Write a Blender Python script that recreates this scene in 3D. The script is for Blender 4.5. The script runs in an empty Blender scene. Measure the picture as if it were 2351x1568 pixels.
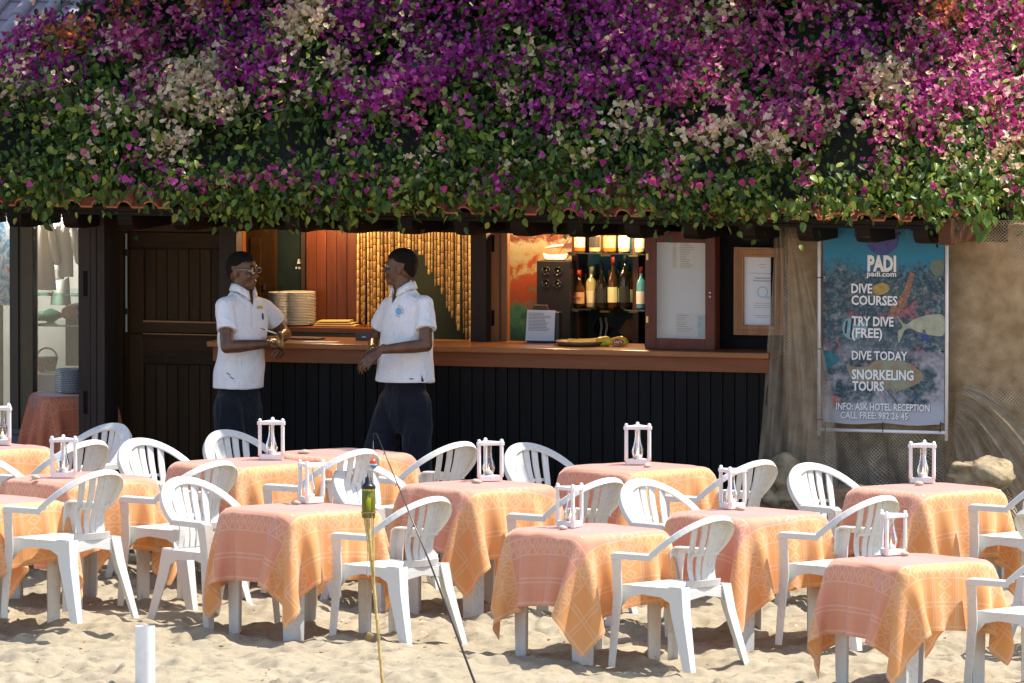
import bpy, bmesh, math, random
import numpy as np
from mathutils import Vector, Matrix, Euler
from mathutils.bvhtree import BVHTree
random.seed(7); np.random.seed(7)
rad = math.radians
sc = bpy.context.scene
col = sc.collection

# ------------------------------------------------------------------ camera, sky, sun, exposure
CAM_H = 5.94; FV = 25000.0; CX, CY = 1175.5, 784.0; HORIZON = -861.0
YF, YB = 61.4, 68.1                       # depth of the front row of tables and of the bar front
PITCH = math.atan((CY - HORIZON) / FV)
cam = bpy.data.cameras.new('camera'); camo = bpy.data.objects.new('camera', cam); col.objects.link(camo)
cam.sensor_width = 36.0; cam.lens = 36.0 * FV / 2351.0; cam.clip_start = 0.5; cam.clip_end = 4000
camo.location = (0, 0, CAM_H); camo.rotation_euler = (math.pi / 2 - PITCH, 0, 0)
sc.camera = camo
SUN = Vector((0.47, 0.05, 1.0)).normalized()          # towards the sun
world = bpy.data.worlds.new('World'); sc.world = world; world.use_nodes = True
wn = world.node_tree; wn.nodes.clear()
sky = wn.nodes.new('ShaderNodeTexSky'); sky.sky_type = 'NISHITA'; sky.sun_disc = False
sky.sun_elevation = math.asin(SUN.z); sky.sun_rotation = math.atan2(SUN.x, SUN.y)
sky.dust_density = 1.5; sky.ozone_density = 0.8
bg = wn.nodes.new('ShaderNodeBackground'); bg.inputs['Strength'].default_value = 0.15
wo = wn.nodes.new('ShaderNodeOutputWorld')
wn.links.new(sky.outputs[0], bg.inputs[0]); wn.links.new(bg.outputs[0], wo.inputs[0])
sl = bpy.data.lights.new('sun', 'SUN'); sl.energy = 4.6; sl.angle = rad(0.53); sl.color = (1.0, 0.94, 0.85)
so = bpy.data.objects.new('sun', sl); col.objects.link(so)
so.rotation_euler = SUN.to_track_quat('Z', 'Y').to_euler()
sc.view_settings.view_transform = 'Standard'; sc.view_settings.look = 'None'
sc.view_settings.exposure = 0.85; sc.view_settings.gamma = 1.0
sc.view_settings.use_curve_mapping = False
sc.cycles.max_bounces = 8; sc.cycles.transparent_max_bounces = 24
sc.cycles.use_denoising = True
sc.cycles.caustics_reflective = False; sc.cycles.caustics_refractive = False
sc.cycles.sample_clamp_indirect = 6.0

# ------------------------------------------------------------------ measuring helpers
FWD = Vector((0, math.cos(PITCH), -math.sin(PITCH))); UP = Vector((0, math.sin(PITCH), math.cos(PITCH)))
CAMP = Vector((0, 0, CAM_H))
def ray(x, y):
    return FWD + Vector((1, 0, 0)) * ((x - CX) / FV) + UP * ((CY - y) / FV)
def at(x, y, Y):                       # world point on that sight line at world depth Y
    d = ray(x, y); return CAMP + d * (Y / d.y)
ANG = rad(18.0)
UH = Vector((math.cos(ANG), -math.sin(ANG), 0)); VH = Vector((math.sin(ANG), math.cos(ANG), 0))
ORG = Vector((0, YB, 0))
BM = Matrix.Translation(ORG) @ Matrix.Rotation(-ANG, 4, 'Z')
def fac(x, y, v=0.0):                  # (u, z) on the building plane at depth v
    d = ray(x, y); t = (v - (CAMP - ORG).dot(VH)) / d.dot(VH)
    p = CAMP + d * t
    return (p - ORG).dot(UH), p.z
def FR(x0, y0, x1, y1, v=0.0):
    xm, ym = (x0 + x1) / 2, (y0 + y1) / 2
    return fac(x0, ym, v)[0], fac(x1, ym, v)[0], fac(xm, y1, v)[1], fac(xm, y0, v)[1]
def B2W(u, v, z): return BM @ Vector((u, v, z))
SLOPE = 0.037
def gz(Y):
    return SLOPE * (max(YF - 5, min(YF + 5.4, Y)) - YF)
def on_level(x, y, h):                 # where the sight line meets a level h above the sloping sand
    d = ray(x, y); Y = 64.0
    for _ in range(40):
        p = CAMP + d * (Y / d.y); Y += (p.z - (gz(Y) + h)) / 0.17
    return CAMP + d * (Y / d.y)
FLOOR = 0.34
S49 = (YB + 0.6) / FV                      # metres per picture unit just inside the bar

# ------------------------------------------------------------------ object helpers
def ob(name, mesh, mat=None, parent=None, label=None, cat=None, group=None, kind=None, mw=None, smooth=False):
    o = bpy.data.objects.new(name, mesh); col.objects.link(o)
    if mesh is not None and mat is not None and len(mesh.materials) == 0: mesh.materials.append(mat)
    if parent: o.parent = parent
    if mw is not None: o.matrix_basis = mw
    if label: o['label'] = label
    if cat: o['category'] = cat
    if group: o['group'] = group
    if kind: o['kind'] = kind
    if smooth and mesh is not None:
        mesh.polygons.foreach_set('use_smooth', [True] * len(mesh.polygons))
    return o
def empty(name, label, cat, loc=(0, 0, 0), rz=0.0, group=None, mw=None):
    o = bpy.data.objects.new(name, None); col.objects.link(o); o.empty_display_size = 0.05
    o.location = loc; o.rotation_euler = (0, 0, rz)
    if mw is not None: o.matrix_basis = mw
    o['label'] = label; o['category'] = cat
    if group: o['group'] = group
    return o
def copy_tree(o, parent=None):
    c = o.copy(); col.objects.link(c)
    if parent: c.parent = parent
    for ch in list(o.children): copy_tree(ch, c)
    return c
def bmat(u, v, z, rz=0.0):
    return BM @ Matrix.Translation((u, v, z)) @ Matrix.Rotation(rz, 4, 'Z')

class MB:
    def __init__(s): s.v = []; s.f = []
    def add(s, vs, fs):
        n = len(s.v); s.v += [tuple(p) for p in vs]; s.f += [tuple(i + n for i in f) for f in fs]; return s
    def box(s, x0, x1, y0, y1, z0, z1):
        return s.add([(x0,y0,z0),(x1,y0,z0),(x1,y1,z0),(x0,y1,z0),(x0,y0,z1),(x1,y0,z1),(x1,y1,z1),(x0,y1,z1)],
                     [(0,3,2,1),(4,5,6,7),(0,1,5,4),(1,2,6,5),(2,3,7,6),(3,0,4,7)])
    def prism(s, poly, axis, a, b):      # poly in the two other axes
        n = len(poly); vs = []
        for t in (a, b):
            for p, q in poly:
                vs.append({'x': (t, p, q), 'y': (p, t, q), 'z': (p, q, t)}[axis])
        fs = [tuple(range(n)), tuple(range(2 * n - 1, n - 1, -1))] + [(i, i + n, (i + 1) % n + n, (i + 1) % n) for i in range(n)]
        return s.add(vs, fs)
    def lathe(s, prof, n=16, c=(0, 0, 0), cap=True):
        vs = []; m = len(prof)
        for k in range(n):
            a = 2 * math.pi * k / n
            for r, z in prof: vs.append((c[0] + r * math.cos(a), c[1] + r * math.sin(a), c[2] + z))
        fs = [(k * m + i, ((k + 1) % n) * m + i, ((k + 1) % n) * m + i + 1, k * m + i + 1) for k in range(n) for i in range(m - 1)]
        if cap:
            if prof[0][0] > 1e-5: fs.append(tuple(k * m for k in range(n - 1, -1, -1)))
            if prof[-1][0] > 1e-5: fs.append(tuple(k * m + m - 1 for k in range(n)))
        return s.add(vs, fs)
    def sweep(s, frames, sec, closed=True):   # frames: (p, lat, nor[, scale]) ; sec: [(a,b)]
        m = len(sec); vs = []
        for fr in frames:
            p, l, nn = Vector(fr[0]), Vector(fr[1]), Vector(fr[2]); k = fr[3] if len(fr) > 3 else 1.0
            for a, b in sec: vs.append(p + l * (a * k) + nn * (b * k))
        N = len(frames)
        fs = [(i * m + j, i * m + (j + 1) % m, (i + 1) * m + (j + 1) % m, (i + 1) * m + j) for i in range(N - 1) for j in range(m)]
        fs += [tuple(range(m - 1, -1, -1)), tuple((N - 1) * m + j for j in range(m))]
        return s.add(vs, fs)
    def tube(s, pts, r, n=8):
        pts = [Vector(p) for p in pts]; N = len(pts)
        rs = r if isinstance(r, (list, tuple)) else [r] * N
        fr = []; prev = None
        for i, p in enumerate(pts):
            t = (pts[min(i + 1, N - 1)] - pts[max(i - 1, 0)]).normalized()
            ref = prev if prev is not None else (Vector((0, 0, 1)) if abs(t.z) < 0.9 else Vector((1, 0, 0)))
            l = (ref - t * ref.dot(t)).normalized(); prev = l
            fr.append((p, l * rs[i], t.cross(l) * rs[i]))
        sec = [(math.cos(2 * math.pi * k / n), math.sin(2 * math.pi * k / n)) for k in range(n)]
        return s.sweep(fr, sec)
    def ell(s, c, r, n=12, m=8, rot=None):
        R = rot or Matrix.Identity(3); c = Vector(c)
        vs = []; fs = []
        for i in range(m + 1):
            th = math.pi * i / m
            for k in range(n):
                ph = 2 * math.pi * k / n
                vs.append(c + R @ Vector((r[0] * math.sin(th) * math.cos(ph), r[1] * math.sin(th) * math.sin(ph), r[2] * math.cos(th))))
        for i in range(m):
            for k in range(n): fs.append((i * n + k, (i + 1) * n + k, (i + 1) * n + (k + 1) % n, i * n + (k + 1) % n))
        return s.add(vs, fs)
    def capsule(s, p0, p1, r0, r1, n=12, flat0=False, flat1=False):
        p0, p1 = Vector(p0), Vector(p1); t = (p1 - p0).normalized(); L = (p1 - p0).length
        pts = []; rs = []
        if not flat0:
            for a in (88, 60, 30): pts.append(p0 - t * r0 * math.sin(rad(a))); rs.append(r0 * math.cos(rad(a)))
        pts.append(p0); rs.append(r0); pts.append(p1); rs.append(r1)
        if not flat1:
            for a in (30, 60, 88): pts.append(p1 + t * r1 * math.sin(rad(a))); rs.append(r1 * math.cos(rad(a)))
        return s.tube(pts, rs, n)
    def mesh(s, name='m', bevel=0.0, smooth=False, fix=True):
        me = bpy.data.meshes.new(name); me.from_pydata(s.v, [], s.f); me.update()
        bm = bmesh.new(); bm.from_mesh(me)
        if fix: bmesh.ops.recalc_face_normals(bm, faces=bm.faces)
        if bevel > 0:
            ed = [e for e in bm.edges if len(e.link_faces) == 2 and e.calc_face_angle(0) > 0.6]
            bmesh.ops.bevel(bm, geom=ed, offset=bevel, segments=2, profile=0.6, affect='EDGES')
        bm.to_mesh(me); bm.free()
        if smooth: me.polygons.foreach_set('use_smooth', [True] * len(me.polygons))
        return me
def boxmesh(x0, x1, y0, y1, z0, z1, bevel=0.0):
    return MB().box(x0, x1, y0, y1, z0, z1).mesh(bevel=bevel)
def text_mesh(txt, size, bold=0.0, extrude=0.0008, align='LEFT', sx=1.0, flip=False):
    cu = bpy.data.curves.new('t', 'FONT'); cu.body = txt; cu.size = size; cu.offset = bold; cu.extrude = extrude
    cu.align_x = align; cu.resolution_u = 2
    o = bpy.data.objects.new('t', cu); col.objects.link(o)
    dg = bpy.context.evaluated_depsgraph_get()
    me = bpy.data.meshes.new_from_object(o.evaluated_get(dg))
    bpy.data.objects.remove(o); bpy.data.curves.remove(cu)
    M = Matrix.Rotation(math.pi / 2, 4, 'X') @ Matrix.Diagonal((-sx if flip else sx, 1, 1, 1))
    me.transform(M)
    return me

# ------------------------------------------------------------------ node materials
class E:
    def __init__(s, nt, sock): s.nt = nt; s.s = sock
    def _m(s, op, o=None, o2=None):
        n = s.nt.nodes.new('ShaderNodeMath'); n.operation = op
        for i, a in enumerate((s, o, o2)):
            if a is None: continue
            if isinstance(a, E): s.nt.links.new(a.s, n.inputs[i])
            else: n.inputs[i].default_value = a
        return E(s.nt, n.outputs[0])
    def __add__(s, o): return s._m('ADD', o)
    def __sub__(s, o): return s._m('SUBTRACT', o)
    def __mul__(s, o): return s._m('MULTIPLY', o)
    def __truediv__(s, o): return s._m('DIVIDE', o)
    def abs(s): return s._m('ABSOLUTE')
    def frac(s): return s._m('FRACT')
    def sin(s): return s._m('SINE')
    def lt(s, o): return s._m('LESS_THAN', o)
    def gt(s, o): return s._m('GREATER_THAN', o)
    def max(s, o): return s._m('MAXIMUM', o)
    def min(s, o): return s._m('MINIMUM', o)
    def near(s, c, w): return (s - c).abs().lt(w)
    def sat(s):
        n = s.nt.nodes.new('ShaderNodeClamp'); s.nt.links.new(s.s, n.inputs[0]); return E(s.nt, n.outputs[0])
class Mat:
    def __init__(s, name):
        s.m = bpy.data.materials.new(name); s.m.use_nodes = True; s.nt = s.m.node_tree
        s.p = s.nt.nodes['Principled BSDF']; s.out = s.nt.nodes['Material Output']
        s.tc = s.nt.nodes.new('ShaderNodeTexCoord')
    def n(s, t): return s.nt.nodes.new(t)
    def link(s, a, b): s.nt.links.new(a.s if isinstance(a, E) else a, b)
    def coord(s, kind='Object', scale=(1, 1, 1)):
        mp = s.n('ShaderNodeMapping'); mp.inputs['Scale'].default_value = scale
        s.link(s.tc.outputs[kind], mp.inputs[0]); return mp.outputs[0]
    def xyz(s, kind='Object'):
        q = s.n('ShaderNodeSeparateXYZ'); s.link(s.tc.outputs[kind], q.inputs[0])
        return [E(s.nt, q.outputs[i]) for i in range(3)]
    def noise(s, scale=5, detail=3, rough=0.55, vec=None, dist=0.0, col=False):
        t = s.n('ShaderNodeTexNoise'); t.inputs['Scale'].default_value = scale; t.inputs['Detail'].default_value = detail
        t.inputs['Roughness'].default_value = rough; t.inputs['Distortion'].default_value = dist
        s.link(vec if vec is not None else s.tc.outputs['Object'], t.inputs['Vector'])
        return t.outputs['Color'] if col else E(s.nt, t.outputs['Fac'])
    def mix(s, f, a, b):
        m = s.n('ShaderNodeMix'); m.data_type = 'RGBA'
        for i, x in ((0, f), (6, a), (7, b)):
            if isinstance(x, E): s.link(x, m.inputs[i])
            elif hasattr(x, 'is_linked'): s.nt.links.new(x, m.inputs[i])
            elif isinstance(x, (int, float)): m.inputs[i].default_value = x
            else: m.inputs[i].default_value = (*x[:3], 1)
        return m.outputs[2]
    def ramp(s, f, stops, interp='LINEAR'):
        r = s.n('ShaderNodeValToRGB'); r.color_ramp.interpolation = interp
        e = r.color_ramp.elements
        while len(e) < len(stops): e.new(0.5)
        for k, (p, c) in enumerate(stops):
            e[k].position = p; e[k].color = (*c[:3], 1)
        s.link(f, r.inputs[0]); return r.outputs[0]
    def set(s, **kw):
        for k, v in kw.items():
            i = s.p.inputs[k.replace('_', ' ')]
            if isinstance(v, E): s.link(v, i)
            elif hasattr(v, 'is_linked'): s.nt.links.new(v, i)
            elif isinstance(v, (tuple, list)) and len(v) == 3: i.default_value = (*v, 1)
            else: i.default_value = v
        return s
    def bump(s, h, strength=0.3, dist=0.01):
        b = s.n('ShaderNodeBump'); b.inputs['Strength'].default_value = strength; b.inputs['Distance'].default_value = dist
        s.link(h, b.inputs['Height']); s.nt.links.new(b.outputs[0], s.p.inputs['Normal']); return s
def simple(name, c1, c2=None, rough=0.6, scale=6, stretch=(1, 1, 1), bump=0.0, bscale=None, spec=0.5, metal=0.0, detail=4, **kw):
    M = Mat(name); v = M.coord('Object', stretch)
    if c2 is not None:
        nz = M.noise(scale, detail, 0.6, v)
        M.set(Base_Color=M.ramp(nz, [(0.3, c1), (0.7, c2)]))
    else: M.set(Base_Color=c1)
    M.set(Roughness=rough, Metallic=metal); M.p.inputs['Specular IOR Level'].default_value = spec
    if bump: M.bump(M.noise(bscale or scale * 4, 4, 0.6, v), bump, 0.01)
    for k, x in kw.items(): M.set(**{k: x})
    return M.m
def wood(name, c1, c2, along='z', rough=0.5, scale=14, bump=0.15, spec=0.4):
    st = {'x': (0.08, 1, 1), 'y': (1, 0.08, 1), 'z': (1, 1, 0.08)}[along]
    M = Mat(name); v = M.coord('Object', st)
    rnd = M.n('ShaderNodeObjectInfo')
    n1 = M.noise(scale, 5, 0.65, v, 0.6); n2 = M.noise(scale * 6, 3, 0.6, v)
    f = (n1 * 0.7 + n2 * 0.3 + (E(M.nt, rnd.outputs['Random']) - 0.5) * 0.25).sat()
    M.set(Base_Color=M.ramp(f, [(0.3, c1), (0.7, c2)]), Roughness=rough)
    M.p.inputs['Specular IOR Level'].default_value = spec
    M.bump(n2, bump, 0.004); return M.m
def emit(name, c, strength):
    M = Mat(name); M.set(Base_Color=c, Emission_Color=c, Emission_Strength=strength); return M.m
def pane_mat(name, tint=(0.9, 0.95, 0.95), refl=0.12, rough=0.02):
    M = Mat(name); tr = M.n('ShaderNodeBsdfTransparent'); tr.inputs[0].default_value = (*tint, 1)
    gl = M.n('ShaderNodeBsdfGlossy'); gl.inputs['Roughness'].default_value = rough
    fr = M.n('ShaderNodeFresnel'); fr.inputs[0].default_value = 1.5
    f = (E(M.nt, fr.outputs[0]) + refl * 0.3).sat()
    mx = M.n('ShaderNodeMixShader'); M.link(f, mx.inputs[0]); M.nt.links.new(tr.outputs[0], mx.inputs[1]); M.nt.links.new(gl.outputs[0], mx.inputs[2])
    M.nt.links.new(mx.outputs[0], M.out.inputs[0]); return M.m
def with_translucent(M, c, fac_):
    t = M.n('ShaderNodeBsdfTranslucent')
    if hasattr(c, 'is_linked'): M.nt.links.new(c, t.inputs[0])
    else: t.inputs[0].default_value = (*c, 1)
    mx = M.n('ShaderNodeMixShader'); mx.inputs[0].default_value = fac_
    M.nt.links.new(M.p.outputs[0], mx.inputs[1]); M.nt.links.new(t.outputs[0], mx.inputs[2])
    M.nt.links.new(mx.outputs[0], M.out.inputs[0])

m = {}
m['beam_dark'] = wood('beam dark stained wood', (0.006, 0.004, 0.003), (0.018, 0.010, 0.006), 'x', 0.6, spec=0.15)
m['post_grey'] = wood('weathered grey brown wood', (0.022, 0.015, 0.012), (0.05, 0.035, 0.03), 'z', 0.65, spec=0.2)
m['red_beam'] = wood('red brown varnished beam', (0.05, 0.016, 0.007), (0.11, 0.04, 0.017), 'x', 0.5, spec=0.2)
m['red_wood'] = wood('red brown varnished wood', (0.06, 0.014, 0.006), (0.14, 0.04, 0.015), 'z', 0.35)
m['case_wood'] = wood('dark cherry wood', (0.065, 0.013, 0.008), (0.14, 0.032, 0.018), 'z', 0.35, spec=0.3)
m['door_wood'] = wood('dark brown door wood', (0.018, 0.009, 0.003), (0.048, 0.024, 0.008), 'z', 0.55, spec=0.12)
m['door_wood_x'] = wood('dark brown door rail wood', (0.02, 0.010, 0.0035), (0.055, 0.028, 0.009), 'x', 0.55, spec=0.12)
m['counter_wood'] = wood('counter top varnished wood', (0.15, 0.045, 0.014), (0.30, 0.11, 0.035), 'x', 0.3, 10)
m['apron_wood'] = wood('counter apron wood', (0.12, 0.038, 0.013), (0.22, 0.075, 0.03), 'x', 0.45, 10, spec=0.25)
m['pale_wood'] = wood('pale frame wood', (0.24, 0.1, 0.035), (0.42, 0.2, 0.08), 'z', 0.4)
m['black_plank'] = wood('black painted plank', (0.003, 0.003, 0.0035), (0.009, 0.009, 0.010), 'z', 0.55, 10, 0.1, 0.12)
m['orange_wood'] = wood('honey wood post', (0.2, 0.07, 0.02), (0.36, 0.15, 0.05), 'z', 0.35)
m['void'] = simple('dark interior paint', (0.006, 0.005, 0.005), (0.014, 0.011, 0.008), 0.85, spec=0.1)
m['plaster'] = simple('tan plaster', (0.34, 0.19, 0.075), (0.58, 0.37, 0.17), 0.9, 3, bump=0.5, bscale=25)
m['terrace'] = simple('grey terrace concrete', (0.10, 0.105, 0.11), (0.17, 0.17, 0.17), 0.8, 5, bump=0.25)
def plastic():
    M = Mat('white moulded plastic'); oi = M.n('ShaderNodeObjectInfo'); n1 = M.noise(6, 5, 0.7); n2 = M.noise(40, 4, 0.7)
    c = M.mix(E(M.nt, oi.outputs['Random']) * 0.6, (0.66, 0.655, 0.63), (0.60, 0.595, 0.565))
    c = M.mix(((n1 * n2 - 0.27) * 7).sat() * 0.45, c, (0.42, 0.38, 0.30))
    M.set(Base_Color=c, Roughness=(n2 * 0.3 + 0.28)); M.p.inputs['Specular IOR Level'].default_value = 0.35; M.bump(n2, 0.06, 0.003); return M.m
m['white_plastic'] = plastic()
m['white_paint'] = simple('white painted wood', (0.66, 0.68, 0.69), (0.76, 0.77, 0.77), 0.5, 20, bump=0.1)
m['white_pipe'] = simple('white plastic pipe', (0.72, 0.72, 0.73), (0.85, 0.85, 0.85), 0.35, 12, bump=0.05)
m['clay'] = simple('terracotta clay', (0.30, 0.085, 0.04), (0.50, 0.17, 0.09), 0.75, 9, bump=0.3)
m['clay_grey'] = simple('old lilac grey clay', (0.24, 0.205, 0.245), (0.36, 0.31, 0.36), 0.8, 7, bump=0.3)
m['black_plastic'] = simple('black plastic', (0.008, 0.008, 0.009), rough=0.35)
m['black_gloss'] = simple('black gloss', (0.006, 0.006, 0.007), rough=0.12)
m['steel'] = simple('steel', (0.5, 0.5, 0.5), rough=0.3, metal=1.0)
m['brass'] = simple('brass', (0.6, 0.42, 0.15), rough=0.3, metal=1.0)
m['ceramic'] = simple('cream glazed ceramic', (0.72, 0.7, 0.62), (0.8, 0.78, 0.7), 0.2, 3)
m['ceramic_blue'] = simple('white plate with dark rim', (0.7, 0.7, 0.7), rough=0.2)
m['paper'] = simple('white paper', (0.70, 0.73, 0.78), (0.78, 0.8, 0.84), 0.8, 3)
m['ink'] = simple('grey ink', (0.2, 0.2, 0.21), rough=0.9)
m['pebble'] = simple('grey pebble', (0.28, 0.24, 0.19), (0.5, 0.46, 0.38), 0.7, 40, bump=0.2)
m['rock'] = simple('pale tan rock', (0.17, 0.125, 0.07), (0.42, 0.33, 0.2), 0.95, 11, bump=1.0, bscale=30)
m['drift'] = wood('driftwood', (0.16, 0.10, 0.055), (0.36, 0.26, 0.16), 'x', 0.85, 12, 0.6)
m['wax'] = simple('white candle wax', (0.85, 0.82, 0.75), rough=0.5, Subsurface_Weight=0.2)
m['flame'] = emit('candle flame', (1.0, 0.55, 0.18), 9.0)
m['bulb'] = emit('warm bulb', (1.0, 0.62, 0.28), 30.0)
m['glass'] = pane_mat('lamp glass', (0.97, 0.97, 0.97), 0.25)
m['pane'] = pane_mat('window pane', (0.96, 0.97, 0.99), 0.15)
m['shelf_glass'] = pane_mat('green shelf glass', (0.6, 0.85, 0.75), 0.3)
m['cane'] = simple('bamboo cane', (0.22, 0.11, 0.03), (0.42, 0.25, 0.085), 0.45, 18, (1, 1, 0.15), bump=0.1)
# ------------------------------------------------------------------ ground: one sheet of sand to the horizon
def vnoise(x, y, f, seed):
    r = np.random.RandomState(seed); T = r.rand(256, 256)
    X, Y = x * f, y * f; i, j = np.floor(X).astype(int), np.floor(Y).astype(int); a, b = X - i, Y - j
    a = a * a * (3 - 2 * a); b = b * b * (3 - 2 * b)
    g = lambda p, q: T[p % 256, q % 256]
    return (g(i, j) * (1 - a) * (1 - b) + g(i + 1, j) * a * (1 - b) + g(i, j + 1) * (1 - a) * b + g(i + 1, j + 1) * a * b) - 0.5
def build_sand():
    dx = 0.017
    xs = np.concatenate([[-3000, -600, -150, -50, -20, -10, -6, -5, -4.5], np.arange(-4.2, 4.2, dx), [4.5, 5, 6, 10, 20, 50, 150, 600, 3000]])
    ys = np.concatenate([[-300, -50, 0, 20, 40, 52, 58, 60], np.arange(YF - 0.8, YF + 5.6, dx), [67.3, 67.8, 69, 72, 80, 100, 170, 600, 3000]])
    X, Y = np.meshgrid(xs, ys)
    Z = SLOPE * (np.clip(Y, YF - 5, YF + 5.4) - YF)
    dense = ((np.abs(X) < 4.2) & (Y > YF - 0.8) & (Y < YF + 5.6)).astype(float)
    h = 0.10 * vnoise(X, Y, 1.1, 1) * 0.6 + 0.06 * vnoise(X, Y, 3.1, 2) + 0.045 * vnoise(X + 9, Y * 1.4, 6.5, 3) + 0.02 * vnoise(X, Y, 15, 4) + 0.012 * vnoise(X, Y, 33, 5)
    r = np.random.RandomState(11)
    for _ in range(620):                      # trodden hollows with a raised rim
        cx, cy = r.uniform(-4.1, 4.1), r.uniform(YF - 0.8, YF + 5.5); s = r.uniform(0.04, 0.10); a = r.uniform(0.6, 1.8)
        i0, i1 = np.searchsorted(xs, [cx - 4 * s, cx + 4 * s]); j0, j1 = np.searchsorted(ys, [cy - 4 * s, cy + 4 * s])
        if i1 <= i0 or j1 <= j0: continue
        sub = np.s_[j0:j1, i0:i1]
        d2 = ((X[sub] - cx) ** 2 + ((Y[sub] - cy) * a) ** 2) / s ** 2
        h[sub] += r.uniform(0.012, 0.042) * (-np.exp(-d2) + 0.55 * np.exp(-(np.sqrt(d2) - 1.5) ** 2 / 0.35))
    Z = Z + h * dense - 0.02 * dense
    ny, nx = X.shape
    me = bpy.data.meshes.new('sand')
    V = np.stack([X, Y, Z], -1).reshape(-1, 3)
    I = np.arange(nx * ny).reshape(ny, nx)
    F = np.stack([I[:-1, :-1], I[:-1, 1:], I[1:, 1:], I[1:, :-1]], -1).reshape(-1, 4)
    me.vertices.add(len(V)); me.vertices.foreach_set('co', V.ravel())
    me.loops.add(F.size); me.loops.foreach_set('vertex_index', F.ravel())
    me.polygons.add(len(F)); me.polygons.foreach_set('loop_start', np.arange(0, F.size, 4)); me.polygons.foreach_set('loop_total', np.full(len(F), 4))
    me.update(calc_edges=True); me.polygons.foreach_set('use_smooth', np.ones(len(F), bool))
    M = Mat('pale sand'); n1 = M.noise(2.2, 5, 0.65); n2 = M.noise(26, 4, 0.7); n3 = M.noise(420, 2, 0.6); n4 = M.noise(9, 3, 0.6)
    c = M.ramp((n1 * 0.5 + n2 * 0.5).sat(), [(0.3, (0.24, 0.195, 0.127)), (0.5, (0.325, 0.275, 0.192)), (0.75, (0.39, 0.34, 0.25))])
    c = M.mix(((n4 * n2 - 0.29) * 14).sat() * 0.6, c, (0.17, 0.125, 0.07))
    M.set(Base_Color=M.mix((n3 - 0.35).sat() * 0.5, c, (0.42, 0.38, 0.30)), Roughness=0.95); M.p.inputs['Specular IOR Level'].default_value = 0.15
    M.bump((n3 * 0.35 + n2 * 0.65), 0.6, 0.012)
    ob('sand', me, M.m, kind='structure')
build_sand()
# bits of debris, shells and twigs on the sand
def debris():
    r = random.Random(5); mb = MB()
    for _ in range(230):
        x, Y = r.uniform(-3.7, 3.7), r.uniform(YF - 0.5, YF + 5.0); s = r.uniform(0.003, 0.008)
        mb.ell((x, Y, gz(Y) + r.uniform(-0.02, 0.03)), (s * r.uniform(1, 2.2), s, s * 0.6), 5, 3)
    ob('sand_debris', mb.mesh(), simple('dark twigs and shell bits', (0.09, 0.065, 0.04), (0.35, 0.3, 0.22), 0.9, 60), kind='stuff')
debris()
def petals():
    r = np.random.RandomState(4); n_ = 150; Y = r.uniform(YF + 0.5, YF + 5.2, n_); X = r.uniform(-3.6, 3.6, n_)
    C = np.stack([X, Y, SLOPE * (Y - YF) + 0.015 + r.uniform(-0.01, 0.015, n_)], 1)
    ob('fallen_petals', leaves_mesh(C, np.array([0, 0, 1.0]) + r.normal(0, 0.35, (n_, 3)), r.normal(0, 1, (n_, 3)), r.uniform(0.018, 0.035, n_), r.uniform(0.014, 0.026, n_), r.uniform(0, 0.3, n_), r.uniform(0, 0.4, n_)), m['bract_dry'], kind='stuff')
    k = 45; C = C[:k] + np.array([0.13, 0.07, 0])
    ob('fallen_bracts', leaves_mesh(C, np.array([0, 0, 1.0]) + r.normal(0, 0.35, (k, 3)), r.normal(0, 1, (k, 3)), r.uniform(0.018, 0.032, k), r.uniform(0.014, 0.026, k), r.uniform(0, 0.3, k), r.uniform(0, 0.4, k)), m['bract'], kind='stuff')
# terrace in front of the bar (building frame)
tr = MB().box(-6.0, 3.6, -1.5, 0.02, -0.4, FLOOR).mesh(bevel=0.012)
ob('terrace', tr, m['terrace'], kind='structure', mw=BM)

# ------------------------------------------------------------------ the bar building
bar = empty('bar_building', 'low dark timber beach bar with open counter and clay tiled roof', 'building', mw=BM)
def slab(name, x0, y0, x1, y1, v0, v1, mat, parent=None, bevel=0.003, **k):
    u0, u1, z0, z1 = FR(x0, y0, x1, y1, v0)
    return ob(name, boxmesh(u0, u1, v0, v1, z0, z1, bevel), mat, parent or bar, **k)
def slabu(name, u0, u1, v0, v1, z0, z1, mat, parent=None, bevel=0.003):
    return ob(name, boxmesh(u0, u1, v0, v1, z0, z1, bevel), mat, parent or bar)
zc = 2.36                                   # ceiling
uL = fac(-260, 700)[0]; uW = fac(1762, 700)[0]; uR = fac(2168, 520, -0.75)[0]
# enclosing walls of the bar room and the shop, floor and ceiling
us = fac(268, 700)[0]                       # party wall between shop and bar
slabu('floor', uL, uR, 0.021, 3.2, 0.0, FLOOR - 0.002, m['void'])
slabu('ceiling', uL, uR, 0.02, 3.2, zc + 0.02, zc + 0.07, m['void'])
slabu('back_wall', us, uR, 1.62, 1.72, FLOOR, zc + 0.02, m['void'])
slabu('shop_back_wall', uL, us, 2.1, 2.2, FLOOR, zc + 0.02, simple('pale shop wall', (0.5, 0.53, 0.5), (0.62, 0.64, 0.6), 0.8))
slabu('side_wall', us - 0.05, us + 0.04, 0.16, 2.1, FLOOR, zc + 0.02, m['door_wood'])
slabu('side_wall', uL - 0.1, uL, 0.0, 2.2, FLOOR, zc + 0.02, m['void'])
slabu('side_wall', uW + 0.02, uW + 0.12, 0.06, 1.62, FLOOR, zc + 0.02, m['void'])
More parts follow.
